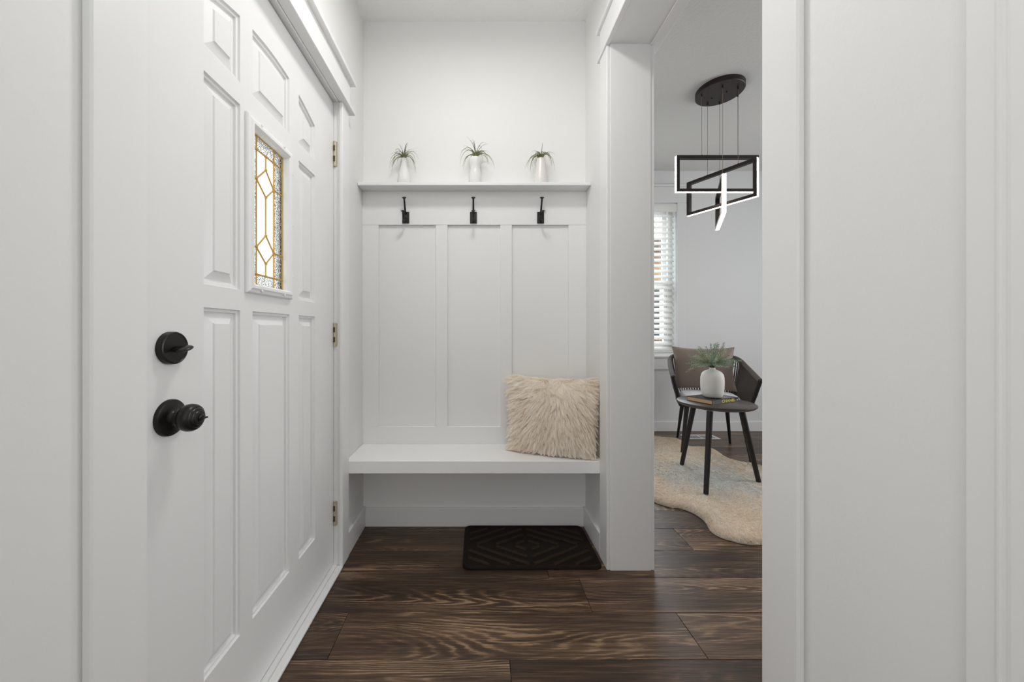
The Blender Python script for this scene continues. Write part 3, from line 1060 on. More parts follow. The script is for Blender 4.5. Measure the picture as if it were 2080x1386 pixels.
def cushion_surface(w, h, t, n=28, ear=0.06, pw=2.6):
    """front (-y) and back of a square cushion in local x,z"""
    mb = MB()
    idx = {}
    def P(i, j, s):
        a = -1 + 2 * i / n; c = -1 + 2 * j / n
        k = 1 - ear * ((1 - a * a) * abs(c) ** 3 + (1 - c * c) * abs(a) ** 3) * 1.0
        kx = 1 - ear * (1 - c * c) * abs(a) ** 2
        kz = 1 - ear * (1 - a * a) * abs(c) ** 2
        th = t * (max(0, 1 - abs(a) ** pw) ** 0.6) * (max(0, 1 - abs(c) ** pw) ** 0.6)
        return (a * w / 2 * kx, s * (th / 2 + 0.003), c * h / 2 * kz)
    for s in (-1, 1):
        for i in range(n + 1):
            for j in range(n + 1):
                idx[(i, j, s)] = len(mb.v)
                mb.v.append(P(i, j, s))
        for i in range(n):
            for j in range(n):
                q = (idx[(i, j, s)], idx[(i + 1, j, s)], idx[(i + 1, j + 1, s)], idx[(i, j + 1, s)])
                mb.f.append(q if s < 0 else q[::-1])
    rim = [(i, 0) for i in range(n)] + [(n, j) for j in range(n)] + [(n - i, n) for i in range(n)] + [(0, n - j) for j in range(n)]
    for k in range(len(rim)):
        a, b = rim[k], rim[(k + 1) % len(rim)]
        mb.f.append((idx[(*a, -1)], idx[(*a, 1)], idx[(*b, 1)], idx[(*b, -1)]))
    return mb, P


fc = empty('fur_cushion', (0.362, 1.756, BT + 0.003), math.radians(-19), 'cream long-haired fur cushion standing on the right end of the bench', 'cushion')
PWD, PHT = 0.372, 0.348
mbc, Pf = cushion_surface(PWD, PHT, 0.105)
tilt = Matrix.Translation((0, 0, PHT / 2 + 0.012)) @ Matrix.Rotation(math.radians(-7), 4, 'X')
mbc.v = [tuple(tilt @ Vector(p)) for p in mbc.v]
mbc.build('cover', M_FURBASE, fc, smooth=True)
rng = np.random.default_rng(5)
R_, N_, C_ = [], [], []
NF = 40000
n = 28
for k in range(NF):
    s = -1 if rng.random() < 0.86 else 1
    fi, fj = rng.random() * n, rng.random() * n
    p = Vector(Pf(fi, fj, s)); pa = Vector(Pf(fi + 0.2, fj, s)); pb = Vector(Pf(fi, fj + 0.2, s))
    nn = (pa - p).cross(pb - p)
    if nn.length < 1e-12: nn = Vector((0, s, 0))
    nn.normalize()
    if nn.y * s < 0: nn = -nn
    dx, dz = p.x - 0.03, min(p.z - 0.10, 0.0)
    cmb = Vector((dx * 1.15, -0.02 * (1 if s < 0 else -1), dz * 0.8 - 0.085))
    kk = min(max((p.z - 0.07) / 0.08, 0), 1)
    cmb = cmb.lerp(Vector((dx * 0.6 + rng.normal() * 0.04, 0, -0.005 - 0.05 * rng.random())), kk)
    cmb.normalize()
    R_.append(tilt @ p); N_.append(tilt.to_3x3() @ nn); C_.append(tilt.to_3x3() @ cmb)
R_, N_, C_ = np.array(R_), np.array(N_), np.array(C_)
R_[:, 2] = np.maximum(R_[:, 2], 0.006)
strands('fur', R_, N_, C_, 0.070, 0.0013, M_FUR, fc, seg=5, clump=0.88, n_clump=1900, seed=2, curl=0.14, lift=0.55)

# ------------------------------------------------------------------ door mat
M_RUBBER = mat('dark_brown_rubber', srgb(26, 18, 12), 0.7, spec=0.2, bump=(300, 0.25, 0.002))
M_RIDGE = mat('lighter_brown_rubber', srgb(46, 34, 24), 0.7, spec=0.2, bump=(300, 0.25, 0.002))  # lighter brown than the mat base, so the ridges stand out
MX0, MX1, MY0, MY1 = -0.066, 0.543, 1.551, 1.884
mcx, mcy = (MX0 + MX1) / 2, (MY0 + MY1) / 2
mw, mh = (MX1 - MX0) / 2, (MY1 - MY0) / 2
dm = empty('door_mat', (mcx, mcy, 0), 0, 'dark brown rubber door mat with a raised diamond pattern before the bench', 'mat')


def rrect(w, h, r, n=6):
    p = []
    for cx, cy, a0 in ((w - r, -h + r, -PI / 2), (w - r, h - r, 0), (-w + r, h - r, PI / 2), (-w + r, -h + r, PI)):
        for i in range(n + 1):
            a = a0 + PI / 2 * i / n
            p.append((cx + r * math.cos(a), cy + r * math.sin(a)))
    return p


mb = MB()
rings = [(0, 0.001), (0, 0.009), (0.002, 0.0125), (0.006, 0.0135), (0.013, 0.0125), (0.017, 0.0095), (0.019, 0.0085)]
loops = [[(x, y, z) for x, y in rrect(mw - d, mh - d, 0.03 - min(d, 0.018))] for d, z in rings]
nn = len(loops[0])
for lp in loops: mb.v += lp
for i in range(len(loops) - 1):
    for k in range(nn):
        k2 = (k + 1) % nn
        mb.f.append((i * nn + k, i * nn + k2, (i + 1) * nn + k2, (i + 1) * nn + k))
mb.f.append(tuple((len(loops) - 1) * nn + k for k in range(nn)))
mb.f.append(tuple(range(nn - 1, -1, -1)))
mb.build('base', M_RUBBER, dm, smooth=True)
# diamond ridges, each bar a piece of its own
ix, iy = mw - 0.024, mh - 0.024
slope = 0.56
for sx in (-1, 1):
    for sy in (-1, 1):
        for k in range(7):
            c = 0.040 + k * 0.052           # diamond |x|*slope + |y| = c
            x0 = 0.010
            y0 = c - slope * x0
            if y0 > iy:
                y0 = iy; x0 = (c - iy) / slope
            x1 = (c - 0.008) / slope
            y1 = 0.008
            if x1 > ix:
                x1 = ix; y1 = c - slope * ix
            if y1 < 0 or x1 - x0 < 0.03: continue
            ang = math.atan2((y1 - y0), (x1 - x0))
            ln = math.hypot(x1 - x0, y1 - y0)
            hw = 0.0085
            bm_ = MB()
            q = [(-ln / 2, -hw), (ln / 2, -hw), (ln / 2, hw), (-ln / 2, hw)]
            q2 = [(-ln / 2 + .003, -hw + .003), (ln / 2 - .003, -hw + .003), (ln / 2 - .003, hw - .003), (-ln / 2 + .003, hw - .003)]
            bm_.v = [(x, y, 0.0083) for x, y in q] + [(x, y, 0.0125) for x, y in q2]
            bm_.f = [(4, 5, 6, 7)] + [(i, (i + 1) % 4, 4 + (i + 1) % 4, 4 + i) for i in range(4)]
            Mr = Matrix.Diagonal((sx, sy, 1, 1)) @ Matrix.Translation(((x0 + x1) / 2, (y0 + y1) / 2, 0)) @ Matrix.Rotation(ang, 4, 'Z')
            bm_.v = [tuple(Mr @ Vector(p)) for p in bm_.v]
            bm_.build('ridge', M_RIDGE, dm)

# ------------------------------------------------------------------ pendant lamp in the dining room
M_LAMP = mat('matte_black_lamp_metal', srgb(46, 40, 36), 0.45, 0.3)
M_LED = emit('warm_white_led', (1.0, 0.90, 0.78, 1), 16)
M_WIRE = mat('steel_cable', srgb(150, 140, 122), 0.4, 0.8)
pc = (1.640, 2.435)
pl = empty('pendant_lamp', (pc[0], pc[1], ZC), 0, 'black pendant lamp of three crossed rectangular frames edged with lit strips', 'lamp')
mb = MB()
mb.lathe([(0.143, 0), (0.143, -0.030), (0.140, -0.033), (0, -0.033)], 64, None, True, False)
mb.build('canopy', M_LAMP, pl, smooth=True)
FH = 0.247


def lamp_frame(p0, p1, ztop, cables, holes):
    a = Vector((p0[0] - pc[0], p0[1] - pc[1], 0)); b = Vector((p1[0] - pc[0], p1[1] - pc[1], 0))
    L_ = (b - a).length
    ang = math.atan2(b.y - a.y, b.x - a.x)
    zt = ztop - ZC
    Mr = Matrix.Translation(((a.x + b.x) / 2, (a.y + b.y) / 2, zt)) @ Matrix.Rotation(ang, 4, 'Z')
    t, dpt = 0.021, 0.0135
    mb = MB()
    g = 0.0035                                     # depth of the channel the strip sits in
    mb.box(-L_ / 2 + g, L_ / 2 - g, -dpt, dpt, -t, 0, Mr)
    mb.box(-L_ / 2, -L_ / 2 + g, -dpt, dpt, -0.002, 0, Mr)
    mb.box(L_ / 2 - g, L_ / 2, -dpt, dpt, -0.002, 0, Mr)
    mb.box(-L_ / 2 + g, L_ / 2 - g, -dpt, dpt, -FH + g, -FH + t, Mr)
    mb.box(-L_ / 2 + g, -L_ / 2 + t, -dpt, dpt, -FH + t, -t, Mr)
    mb.box(L_ / 2 - t, L_ / 2 - g, -dpt, dpt, -FH + t, -t, Mr)
    for y0, y1 in ((-dpt, -dpt + 0.0015), (dpt - 0.0015, dpt)):
        mb.box(-L_ / 2, L_ / 2, y0, y1, -FH, -FH + g, Mr)
        mb.box(-L_ / 2, -L_ / 2 + g, y0, y1, -FH + g, -0.002, Mr)
        mb.box(L_ / 2 - g, L_ / 2, y0, y1, -FH + g, -0.002, Mr)
    f = mb.build('frame', M_LAMP, pl)
    mb = MB()
    w_ = dpt - 0.0018
    mb.box(-L_ / 2 + 0.0006, L_ / 2 - 0.0006, -w_, w_, -FH + 0.0006, -FH + g, Mr)
    mb.box(-L_ / 2 + 0.0006, -L_ / 2 + g, -w_, w_, -FH + g, -0.002, Mr)
    mb.box(L_ / 2 - g, L_ / 2 - 0.0006, -w_, w_, -FH + g, -0.002, Mr)
    mb.build('light_strip', M_LED, f)
    for s, h in zip(cables, holes):
        pt = Mr @ Vector((s, 0, 0))
        mb = MB()
        mb.tube([(pt.x, pt.y, pt.z), (pt.x, pt.y, -0.033)], 0.0014, 6)
        cb = mb.build('cable', M_WIRE, pl)
        mb = MB()
        mb.lathe([(0.0045, -0.050), (0.0045, -0.034), (0.0055, -0.033)], 10, Matrix.Translation((pt.x, pt.y, 0)))
        mb.build('cable_grip', M_LAMP, cb, smooth=True)
        mb = MB()
        mb.lathe([(0.006, zt - 0.001), (0.005, zt + 0.006)], 10, Matrix.Translation((pt.x, pt.y, 0)))
        mb.build('cable_grip', M_LAMP, cb, smooth=True)


lamp_frame((1.345, 2.44), (1.900, 2.44), 2.219, (-0.10, 0.145), (0, 0))
lamp_frame((1.556, 2.661), (1.765, 2.262), 2.126, (-0.082, 0.112), (0, 0))
lamp_frame((1.561, 2.275), (1.792, 2.686), 2.030, (-0.145, 0.05), (0, 0))
for x, y in ((0.035, -0.02), (-0.02, 0.05)):
    mb = MB()
    mb.lathe([(0.0045, -0.040), (0.0055, -0.033)], 10, Matrix.Translation((x, y, 0)))
    mb.build('canopy_screw', M_LAMP, pl, smooth=True)

# ------------------------------------------------------------------ sheepskin rug
M_RUG = mat('sheepskin_hide', srgb(212, 194, 172), 0.9, var=(3.5, srgb(196, 194, 186), (1, 1, 1)))
front = [(1331, 1018), (1361, 1028), (1384, 1031), (1411, 1042), (1431, 1057), (1444, 1077), (1466, 1090), (1487, 1096), (1505, 1101), (1541, 1104)]
back = [(1541, 947), (1529, 943), (1505, 940), (1480, 933), (1450, 914), (1433, 910), (1397, 907), (1377, 893), (1331, 888)]
ctrl = [fl(u, v, 0.012) for u, v in front]
ctrl += [(1.52, 1.76), (1.78, 1.83), (2.02, 1.98), (2.22, 2.25), (2.28, 2.50), (2.20, 2.66)]
ctrl += [fl(u, v, 0.012) for u, v in back]
ctrl += [(1.55, 3.58), (1.34, 3.50), (1.22, 3.20), (1.10, 2.92), (0.96, 2.62), (0.95, 2.34)]


def spline(ps, k=6):
    out = []
    n = len(ps)
    for i in range(n):
        p0, p1, p2, p3 = (Vector(ps[(i + j - 1) % n]) for j in range(4))
        for s in range(k):
            t = s / k
            out.append(0.5 * ((2 * p1) + (p2 - p0) * t + (2 * p0 - 5 * p1 + 4 * p2 - p3) * t * t + (3 * p1 - p0 - 3 * p2 + p3) * t ** 3))
    return out


outl = spline(ctrl)
OA = np.array([(p.x, p.y) for p in outl])


def inside(P):
    x, y = P[:, 0], P[:, 1]
    r = np.zeros(len(P), bool)
    n = len(OA)
    for i in range(n):
        x1, y1 = OA[i]; x2, y2 = OA[(i + 1) % n]
        c = ((y1 > y) != (y2 > y))
        with np.errstate(divide='ignore', invalid='ignore'):
            xx = (x2 - x1) * (y - y1) / (y2 - y1 + 1e-12) + x1
        r ^= c & (x < xx)
    return r


def edge_dist(P):
    d = np.full(len(P), 9.0)
    n = len(OA)
    for i in range(n):
        a = OA[i]; b = OA[(i + 1) % n]
        ab = b - a
        t = np.clip(((P - a) @ ab) / (ab @ ab + 1e-12), 0, 1)
        q = a + t[:, None] * ab
        d = np.minimum(d, np.linalg.norm(P - q, axis=1))
    return d


def rug_h(P, d):
    e = np.clip(d / 0.045, 0, 1)
    h = 0.004 + 0.024 * np.sqrt(1 - (1 - e) ** 2)
    h += (np.sin(P[:, 0] * 23 + 2 * np.sin(P[:, 1] * 9)) * np.sin(P[:, 1] * 19 + P[:, 0] * 6)) * 0.0028 * e
    # crest along the border, flatter middle
    h -= 0.008 * np.clip((d - 0.07) / 0.12, 0, 1)
    return h


rug = empty('sheepskin_rug', (1.6, 2.6, 0), 0, 'cream sheepskin rug with a wavy outline under the round side table', 'rug')
gx = np.arange(0.9, 2.36, 0.018); gy = np.arange(1.7, 3.66, 0.018)
bm = bmesh.new()
ring = [bm.verts.new((p.x, p.y, 0)) for p in outl]
edges = [bm.edges.new((ring[i], ring[(i + 1) % len(ring)])) for i in range(len(ring))]
G = np.array([(x, y) for x in gx for y in gy])
ok = inside(G)
dG = edge_dist(G)
G = G[ok & (dG > 0.012)]
import mathutils
from mathutils import geometry as mgeo
pts2 = [Vector(p) for p in OA] + [Vector(p) for p in G]
# inner offset rings give the rounded edge
cdt = mgeo.delaunay_2d_cdt(pts2, [(i, (i + 1) % len(OA)) for i in range(len(OA))], [], 1, 1e-5)
bm.free()
V2 = np.array([(p.x, p.y) for p in cdt[0]])
dV = edge_dist(V2)
H = rug_h(V2, dV); H[dV < 1e-4] = 0.003
me = bpy.data.meshes.new('hide')
nv = len(V2)
fc_ = [tuple(f) for f in cdt[2]]
# skirt to the floor
bnd = [i for i in range(nv) if dV[i] < 1e-4]
vv = [(V2[i, 0] - 1.6, V2[i, 1] - 2.6, float(H[i])) for i in range(nv)]
me.from_pydata(vv, [], fc_)
me.polygons.foreach_set('use_smooth', [True] * len(me.polygons))
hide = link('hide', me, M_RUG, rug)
sol = hide.modifiers.new('thickness', 'SOLIDIFY'); sol.thickness = 0.002; sol.offset = -1
rng = np.random.default_rng(11)
P = np.column_stack([rng.uniform(0.9, 2.35, 150000), rng.uniform(1.7, 3.65, 150000)])
P = P[inside(P)]
dP = edge_dist(P)
# denser at the border that is seen from the side
keep = (rng.random(len(P)) < 0.55) | (dP < 0.09)
P, dP = P[keep][:52000], dP[keep][:52000]
hP = rug_h(P, dP)
gxn = np.zeros((len(P), 3))
eps = 0.006
d1_ = edge_dist(P + [eps, 0]); d2_ = edge_dist(P + [0, eps])
gr = np.column_stack([(d1_ - dP) / eps, (d2_ - dP) / eps])
e_ = np.clip(1 - dP / 0.045, 0, 1)[:, None]
nrm = np.column_stack([-gr * e_ * 1.3, np.ones(len(P))])
nrm /= np.linalg.norm(nrm, axis=1, keepdims=True)
flow = np.column_stack([np.cos(P[:, 1] * 4 + P[:, 0] * 3), np.sin(P[:, 0] * 4 - P[:, 1] * 2) - 0.4, np.zeros(len(P))])
roots = np.column_stack([P[:, 0] - 1.6, P[:, 1] - 2.6, hP - 0.001])
def rug_cool_light(m):  # cool daylight tone painted into the middle of the rug
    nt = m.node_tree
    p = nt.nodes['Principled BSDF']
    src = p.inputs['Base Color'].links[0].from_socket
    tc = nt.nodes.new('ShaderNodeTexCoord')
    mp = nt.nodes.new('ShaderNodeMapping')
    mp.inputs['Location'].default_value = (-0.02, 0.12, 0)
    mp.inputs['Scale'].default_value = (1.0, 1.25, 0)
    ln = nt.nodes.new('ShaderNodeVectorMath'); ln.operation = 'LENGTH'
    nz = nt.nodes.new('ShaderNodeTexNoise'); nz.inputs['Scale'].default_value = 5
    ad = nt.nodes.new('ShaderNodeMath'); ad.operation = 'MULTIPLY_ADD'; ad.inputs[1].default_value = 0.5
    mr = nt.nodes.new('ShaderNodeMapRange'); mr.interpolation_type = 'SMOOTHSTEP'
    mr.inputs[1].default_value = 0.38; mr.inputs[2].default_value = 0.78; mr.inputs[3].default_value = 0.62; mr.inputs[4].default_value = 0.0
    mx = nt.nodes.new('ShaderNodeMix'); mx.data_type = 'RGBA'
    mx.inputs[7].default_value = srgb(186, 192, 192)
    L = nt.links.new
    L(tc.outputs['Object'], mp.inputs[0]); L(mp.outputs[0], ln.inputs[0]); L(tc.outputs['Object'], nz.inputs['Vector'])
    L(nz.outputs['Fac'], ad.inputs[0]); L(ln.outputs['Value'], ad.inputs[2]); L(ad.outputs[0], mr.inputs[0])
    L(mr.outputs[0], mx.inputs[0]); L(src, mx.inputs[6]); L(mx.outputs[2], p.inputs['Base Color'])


rug_cool_light(M_RUG)
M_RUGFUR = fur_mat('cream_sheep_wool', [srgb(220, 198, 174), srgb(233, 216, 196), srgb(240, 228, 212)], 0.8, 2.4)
rug_cool_light(M_RUGFUR)
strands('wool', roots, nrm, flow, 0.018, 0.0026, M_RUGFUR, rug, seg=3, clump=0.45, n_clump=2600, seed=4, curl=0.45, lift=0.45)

# ------------------------------------------------------------------ side table
M_TABLE = mat('black_table_lacquer', srgb(70, 64, 60), 0.34, spec=0.45, bump=(60, 0.05, 0.001))
M_LEG = mat('black_stained_wood', srgb(30, 28, 26), 0.42, spec=0.45, bump=(40, 0.08, 0.001, (6, 6, 0.6)))
TX, TY, TZ = 1.628, 2.462, 0.546
tb = empty('side_table', (TX, TY, 0.02), 0, 'round black three-legged side table standing on the sheepskin rug', 'table')
mb = MB()
mb.lathe([(0.193, -0.030), (0.220, -0.022), (0.2310, -0.012), (0.233, -0.006), (0.232, -0.002), (0.229, 0.0), (0, 0)], 72, Matrix.Translation((0, 0, TZ - 0.02)), True, False)
mb.build('tabletop', M_TABLE, tb, smooth=True)
feet = [fl(1385, 943, 0.026), fl(1434, 1003, 0.026), fl(1541, 978, 0.026)]
for fx, fy in feet:
    v = Vector((fx - TX, fy - TY, 0))
    top = v * 0.60
    mb = MB()
    mb.tube([(v.x, v.y, 0.004), (top.x, top.y, TZ - 0.052)], [0.0145, 0.0185], 16)
    mb.build('leg', M_LEG, tb, smooth=True)

# book on the table
bk_loc = (1.536 + 0.5 * 0.278 * 0.914 - 0.5 * 0.178 * 0.406, 2.352 + 0.5 * 0.278 * 0.406 + 0.5 * 0.178 * 0.914, TZ)
M_COVER = mat('black_book_cover', srgb(26, 20, 22), 0.3, spec=0.5)
M_PAGES = mat('cream_page_edges', srgb(224, 184, 142), 0.8, bump=(400, 0.6, 0.002, (0.05, 0.05, 1)))
bk = empty('book', bk_loc, math.radians(24), 'black hardback with yellow spine lettering lying on the side table under the vase', 'book')
BL, BW, BH = 0.139, 0.089, 0.030
mb = MB()
mb.box(-BL, BL, -BW, BW, 0, 0.0028); mb.box(-BL, BL, -BW, BW, BH - 0.0028, BH)
mb.box(-BL, BL, -BW, -BW + 0.0028, 0.0028, BH - 0.0028)
mb.build('cover', M_COVER, bk, bevel=0.0006)
B(-BL + 0.004, BL - 0.004, -BW + 0.003, BW - 0.004, 0.0028, BH - 0.0028).build('pages', M_PAGES, bk)
B(-0.02, 0.115, -0.075, 0.055, BH, BH + 0.0004).build('cover_picture', mat('grey_cover_print', srgb(70, 58, 62), 0.3, var=(25, srgb(150, 150, 152), (1, 1, 1))), bk)
M_YELLOW = mat('yellow_print', srgb(214, 200, 40), 0.5)
M_WHITEP = mat('white_print', srgb(226, 224, 220), 0.5)


def text_mesh(name, body, size, M_, mat_, parent, extr=0.0003, sx=1.0, off=0.0):
    cu = bpy.data.curves.new(name, 'FONT')
    cu.body = body
    cu.size = size
    cu.extrude = extr
    cu.offset = off
    cu.align_x = 'CENTER'; cu.align_y = 'CENTER'
    o = bpy.data.objects.new(name, cu)
    C.objects.link(o)
    bpy.context.view_layer.update()
    me = bpy.data.meshes.new_from_object(o.evaluated_get(bpy.context.evaluated_depsgraph_get()))
    C.objects.unlink(o)
    bpy.data.objects.remove(o)
    me.transform(M_ @ Matrix.Diagonal((sx, 1, 1, 1)))
    return link(name, me, mat_, parent)


text_mesh('spine_lettering', 'CHANEL', 0.026, Matrix.Translation((0.030, -BW - 0.0003, BH / 2)) @ Matrix.Rotation(PI / 2, 4, 'X'), M_YELLOW, bk, sx=1.42, off=0.0006)
mb = MB(); mb.lathe([(0.0045, 0), (0.0045, 0.0005)], 16, Matrix.Translation((0.124, -BW, BH / 2)) @ Matrix.Rotation(PI / 2, 4, 'X'))
mb.build('spine_mark', M_WHITEP, bk)

# vase and greenery
M_CERAM = mat('matte_white_ceramic', srgb(234, 232, 227), 0.55, spec=0.35, bump=(45, 0.05, 0.002))
VX, VY, VZ = 1.612, 2.468, TZ + BH + 0.0006
vprof = [(0.040, 0), (0.050, 0.002), (0.060, 0.012), (0.0665, 0.034), (0.0698, 0.065), (0.0710, 0.100), (0.0700, 0.134), (0.0650, 0.157), (0.055, 0.172), (0.040, 0.182), (0.026, 0.188), (0.0195, 0.191), (0.0180, 0.197), (0.0190, 0.203)]
mb = MB()
mb.lathe(vprof + [(0.0165, 0.202), (0.015, 0.194), (0.022, 0.185), (0.050, 0.170), (0.066, 0.12), (0.05, 0.02), (0.03, 0.006)], 48)
cv = mb.build('ceramic_vase', M_CERAM, None, smooth=True, loc=(VX, VY, VZ))
tag(cv, 'matte white rounded ceramic vase standing on the black book', 'vase')
M_SAGE = mat('grey_green_needles', srgb(118, 138, 112), 0.6, var=(40, srgb(176, 190, 168), (1, 1, 1)))
M_SAGE2 = mat('pale_green_needles', srgb(148, 164, 130), 0.6, var=(40, srgb(200, 206, 182), (1, 1, 1)))
M_STEM = mat('brown_green_stem', srgb(84, 82, 58), 0.7)
gb = empty('greenery_bunch', (VX, VY, VZ + 0.197), 0, 'bunch of grey-green needle-leaved sprigs in the white ceramic vase', 'plant')
rnd = random.Random(21)


def sprig(az, el, ln, droop, tone):
    p = Vector((0.008 * math.cos(az), 0.008 * math.sin(az), 0))
    d = Vector((math.cos(az) * math.cos(el), math.sin(az) * math.cos(el), math.sin(el)))
    d0 = Vector((0, 0, 1)).lerp(d, 0.45).normalized()
    pts = []
    n = 12
    for i in range(n + 1):
        pts.append(p.copy())
        k = min(1, i / 4)
        dd = d0.lerp(d, k).normalized()
        p = p + dd * ln / n
        d = (d + Vector((0, 0, -droop / n))).normalized()
    st = MB(); st.tube([(pts[0].x * .9, pts[0].y * .9, -0.05)] + pts, [0.0014] * 2 + [max(0.0005, 0.0013 * (1 - i / n)) for i in range(1, n + 1)], 5)
    so = st.build('sprig', M_STEM, gb)
    lv = MB()
    m = int(ln / 0.0034)
    for i in range(m):
        t = 0.22 + 0.78 * i / m
        f_ = t * n
        a = int(min(n - 1, f_)); q = pts[a].lerp(pts[a + 1], f_ - a)
        ax = (pts[a + 1] - pts[a]).normalized()
        ph = i * 2.4 + rnd.uniform(-.4, .4)
        o1 = ax.orthogonal().normalized(); o2 = ax.cross(o1)
        side = o1 * math.cos(ph) + o2 * math.sin(ph)
        l = rnd.uniform(0.019, 0.028) * (1 - 0.35 * t)
        dr = (ax * 0.75 + side * 0.75).normalized()
        tip = q + dr * l
        wv = dr.cross(side).normalized() * 0.0026
        mid = q + dr * l * 0.45
        up = dr.cross(wv).normalized() * 0.0008
        b0 = len(lv.v)
        lv.v += [tuple(q), tuple(mid + wv), tuple(tip), tuple(mid - wv), tuple(mid + up)]
        lv.f += [(b0, b0 + 1, b0 + 4), (b0 + 1, b0 + 2, b0 + 4), (b0 + 2, b0 + 3, b0 + 4), (b0 + 3, b0, b0 + 4)]
    lo = lv.build('needles', M_SAGE if tone else M_SAGE2, so)
    lo['kind'] = 'stuff'


spec = []
for i in range(38):
    az = 2 * PI * i / 38 * 3.3
    el = rnd.choice([0.15, 0.45, 0.75, 1.0, 1.25]) + rnd.uniform(-.1, .15)
    spec.append((az, el, rnd.uniform(0.135, 0.175) + 0.035 * max(0, el - 0.6), rnd.uniform(0.1, 0.5)))
spec += [(PI + 0.15, 0.28, 0.185, 0.35), (PI - 0.3, 0.02, 0.175, 0.9), (0.1, 0.35, 0.17, 0.35), (-0.2, 0.25, 0.15, 0.7), (PI + .3, 0.6, 0.17, 0.3)]
for i, s in enumerate(spec):
    sprig(*s, i % 3)

# ------------------------------------------------------------------ rope armchair
M_CHFR = mat('dark_chair_metal', srgb(28, 27, 27), 0.45, 0.2)
M_ROPE = mat('charcoal_rope', srgb(80, 74, 69), 0.85, bump=(260, 0.7, 0.004))
th = math.radians(-22.6)
CHX, CHY = 2.02, 3.15
ch = empty('rope_armchair', (CHX, CHY, 0), th, 'dark rope-backed armchair behind the side table', 'chair')


def rail(n=48):
    """top rail, U shaped, from the left arm front round the back to the right arm front"""
    key = [(-0.298, -0.275, 0.640), (-0.296, -0.12, 0.678), (-0.290, 0.05, 0.722), (-0.275, 0.19, 0.766), (-0.225, 0.262, 0.790),
           (-0.10, 0.288, 0.798), (0.10, 0.288, 0.798), (0.225, 0.262, 0.790), (0.275, 0.19, 0.766), (0.290, 0.05, 0.722), (0.296, -0.12, 0.678), (0.298, -0.275, 0.640)]
    P = [Vector(k) for k in key]
    P = [P[0] * 2 - P[1]] + P + [P[-1] * 2 - P[-2]]
    out = []
    for i in range(1, len(P) - 2):
        for s in range(6):
            t = s / 6
            p0, p1, p2, p3 = P[i - 1:i + 3]
            out.append(0.5 * ((2 * p1) + (p2 - p0) * t + (2 * p0 - 5 * p1 + 4 * p2 - p3) * t * t + (3 * p1 - p0 - 3 * p2 + p3) * t ** 3))
    out.append(P[-2])
    return out


R1 = rail()
def low(p):
    return Vector((p.x * 0.80, p.y * 0.86 - 0.004, 0.405))


mb = MB(); mb.tube(R1, 0.019, 10); mb.build('top_rail', M_ROPE, ch, smooth=True)
R2 = [low(p) for p in R1]
mb = MB(); mb.tube(R2 + [R2[0]], 0.012, 8); mb.build('seat_rail', M_CHFR, ch, smooth=True)
mb = MB(); mb.prism([(p.x, p.y) for p in R2[::4]] + [(R2[-1].x, R2[-1].y)], 0.398, 0.412)
mb.build('seat_base', M_CHFR, ch)
# ropes
mb = MB()
cum = [0]
for i in range(1, len(R1)): cum.append(cum[-1] + (R1[i] - R1[i - 1]).length)
nr = int(cum[-1] / 0.0125)
for k in range(nr):
    s = (k + 0.5) / nr * cum[-1]
    i = max(j for j in range(len(cum) - 1) if cum[j] <= s)
    t = (s - cum[i]) / (cum[i + 1] - cum[i])
    a = R1[i].lerp(R1[i + 1], t)
    s2 = min(max(s + (0.012 if k % 2 else -0.012), 0), cum[-1] - 1e-4)
    i2 = max(j for j in range(len(cum) - 1) if cum[j] <= s2)
    b = R2[i2].lerp(R2[i2 + 1], (s2 - cum[i2]) / (cum[i2 + 1] - cum[i2]))
    o_ = (a - Vector((0, 0, a.z))).normalized() * (0.008 if k % 2 else -0.004)
    mb.tube([a + o_, a.lerp(b, 0.5) + o_ * 0.7 + (a - Vector((0, 0, a.z))).normalized() * 0.008, b + o_ * 0.5], 0.0046, 5)
rp = mb.build('rope_weave', M_ROPE, ch, smooth=True); rp['kind'] = 'stuff'
# arm posts
for s in (0, -1):
    a, b = R1[s], R2[s]
    mb = MB(); mb.tube([a + Vector((0, 0, 0.004)), b], [0.015, 0.0145], 10)
    mb.build('arm_post', M_CHFR, ch, smooth=True)
def loc_(w, z=0.0):
    dx, dy = w[0] - CHX, w[1] - CHY
    c, s = math.cos(-th), math.sin(-th)
    return (dx * c - dy * s, dx * s + dy * c)
wfeet = [(fl(1376, 889, 0), 0.0), (fl(1385, 919, 0.024), 0.022), (fl(1483, 901, 0), 0.0), (fl(1526, 941, 0.01), 0.006)]
for (wx, wy), z in wfeet:
    lx, ly = loc_((wx, wy))
    mb = MB(); mb.tube([(lx, ly, z + 0.001), (lx * 0.80, ly * 0.74, 0.402)], [0.0095, 0.0195], 14)
    mb.build('leg', M_LEG, ch, smooth=True)

# seat cushion
M_CUSH = mat('pale_grey_seat_fabric', srgb(228, 229, 232), 0.9, spec=0.2, bump=(300, 0.3, 0.002))
sc_ = empty('seat_cushion', (CHX, CHY, 0.4125), th, 'pale grey seat cushion in the rope armchair', 'cushion')
poly = []
for i in range(40):
    a = 2 * PI * i / 40
    c, s = math.cos(a), math.sin(a)
    e = 0.5
    poly.append((math.copysign(abs(c) ** e, c) * 0.212, math.copysign(abs(s) ** e, s) * 0.212 - 0.012))
mb = MB()
lay = [(0.93, 0), (0.985, 0.012), (1.0, 0.032), (0.985, 0.055), (0.94, 0.068), (0.75, 0.076), (0.4, 0.079)]
for k, z in lay: mb.v += [(x * k, y * k, z) for x, y in poly]
for i in range(len(lay) - 1):
    for k in range(40):
        k2 = (k + 1) % 40
        mb.f.append((i * 40 + k, i * 40 + k2, (i + 1) * 40 + k2, (i + 1) * 40 + k))
mb.f.append(tuple(range(39, -1, -1))); mb.f.append(tuple((len(lay) - 1) * 40 + k for k in range(40)))
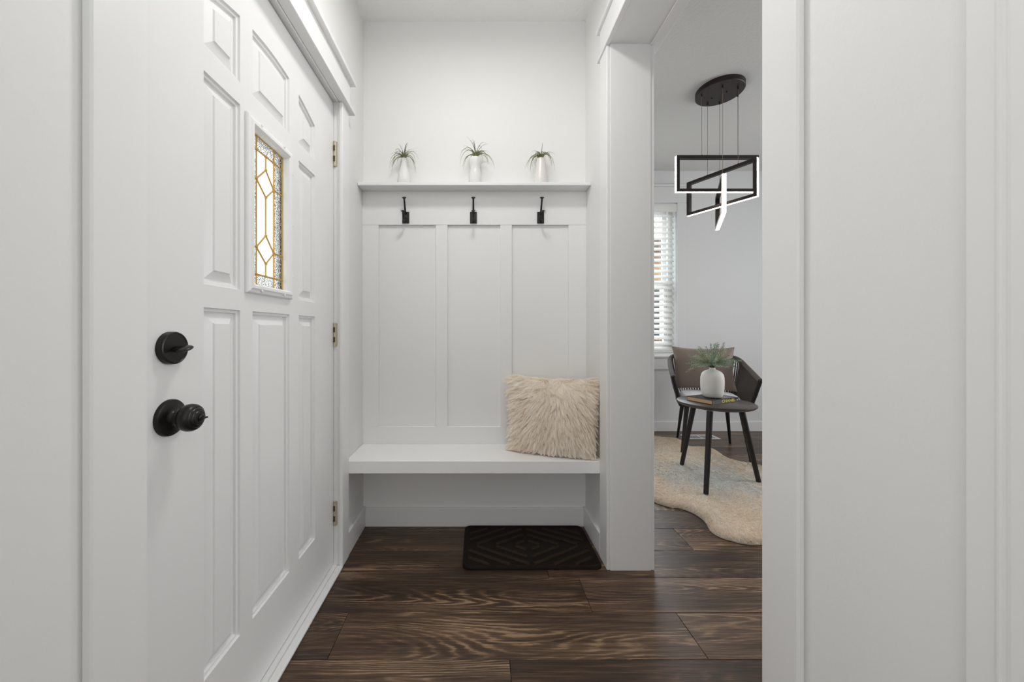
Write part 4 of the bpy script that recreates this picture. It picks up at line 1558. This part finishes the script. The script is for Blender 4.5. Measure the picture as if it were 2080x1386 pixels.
mb.build('cushion_pad', M_CUSH, sc_, smooth=True)
# throw pillow
M_TAUPE = mat('taupe_satin', srgb(128, 113, 103), 0.5, spec=0.4, sheen=0.3, bump=(7, 0.5, 0.02))
dxy = Vector((0.384, 0.924)) * 0.125
tp = empty('throw_pillow', (CHX + dxy.x - 0.012, CHY + dxy.y + 0.004, 0.492), th, 'taupe satin throw pillow leaning on the back of the armchair', 'cushion')
mbp, Pp = cushion_surface(0.50, 0.40, 0.115, 28, 0.10)
tl = Matrix.Translation((0, 0.018, 0.196)) @ Matrix.Rotation(math.radians(-13), 4, 'X')
wr = []
for p in mbp.v:
    q = Vector(p)
    q.y += 0.005 * math.sin(q.x * 26 + q.z * 18) * (1 if q.y < 0 else -1) * max(0, 1 - abs(q.z) / 0.2)
    wr.append(tuple(tl @ q))
mbp.v = wr
mbp.build('pillow_cover', M_TAUPE, tp, smooth=True)

# floor register
M_REG = mat('white_register_metal', srgb(222, 222, 218), 0.4, 0.1)
rx0, rx1, ry0, ry1 = 1.995, 2.31, 3.405, 3.55
rg = empty('floor_register', ((rx0 + rx1) / 2, (ry0 + ry1) / 2, 0), 0, 'white metal floor vent register by the dining room end wall', 'vent')
hw, hh = (rx1 - rx0) / 2, (ry1 - ry0) / 2
mb = MB()
mb.box(-hw, hw, -hh, -hh + 0.024, 0.0005, 0.005); mb.box(-hw, hw, hh - 0.024, hh, 0.0005, 0.005)
mb.box(-hw, -hw + 0.026, -hh + 0.024, hh - 0.024, 0.0005, 0.005); mb.box(hw - 0.026, hw, -hh + 0.024, hh - 0.024, 0.0005, 0.005)
mb.box(-0.008, 0.008, -hh + 0.024, hh - 0.024, 0.0005, 0.005)
mb.build('register_frame', M_REG, rg, bevel=0.001)
mb = MB()
for i in range(14):
    x = -hw + 0.032 + i * (2 * hw - 0.064) / 13
    mb.box(x - 0.003, x + 0.003, -hh + 0.022, hh - 0.022, 0.0008, 0.0038)
mb.build('louvre', M_REG, rg)['kind'] = 'stuff'
B(-hw + 0.01, hw - 0.01, -hh + 0.01, hh - 0.01, 0.0003, 0.0007).build('duct_shadow', mat('dark_duct', srgb(70, 70, 70), 0.8), rg)
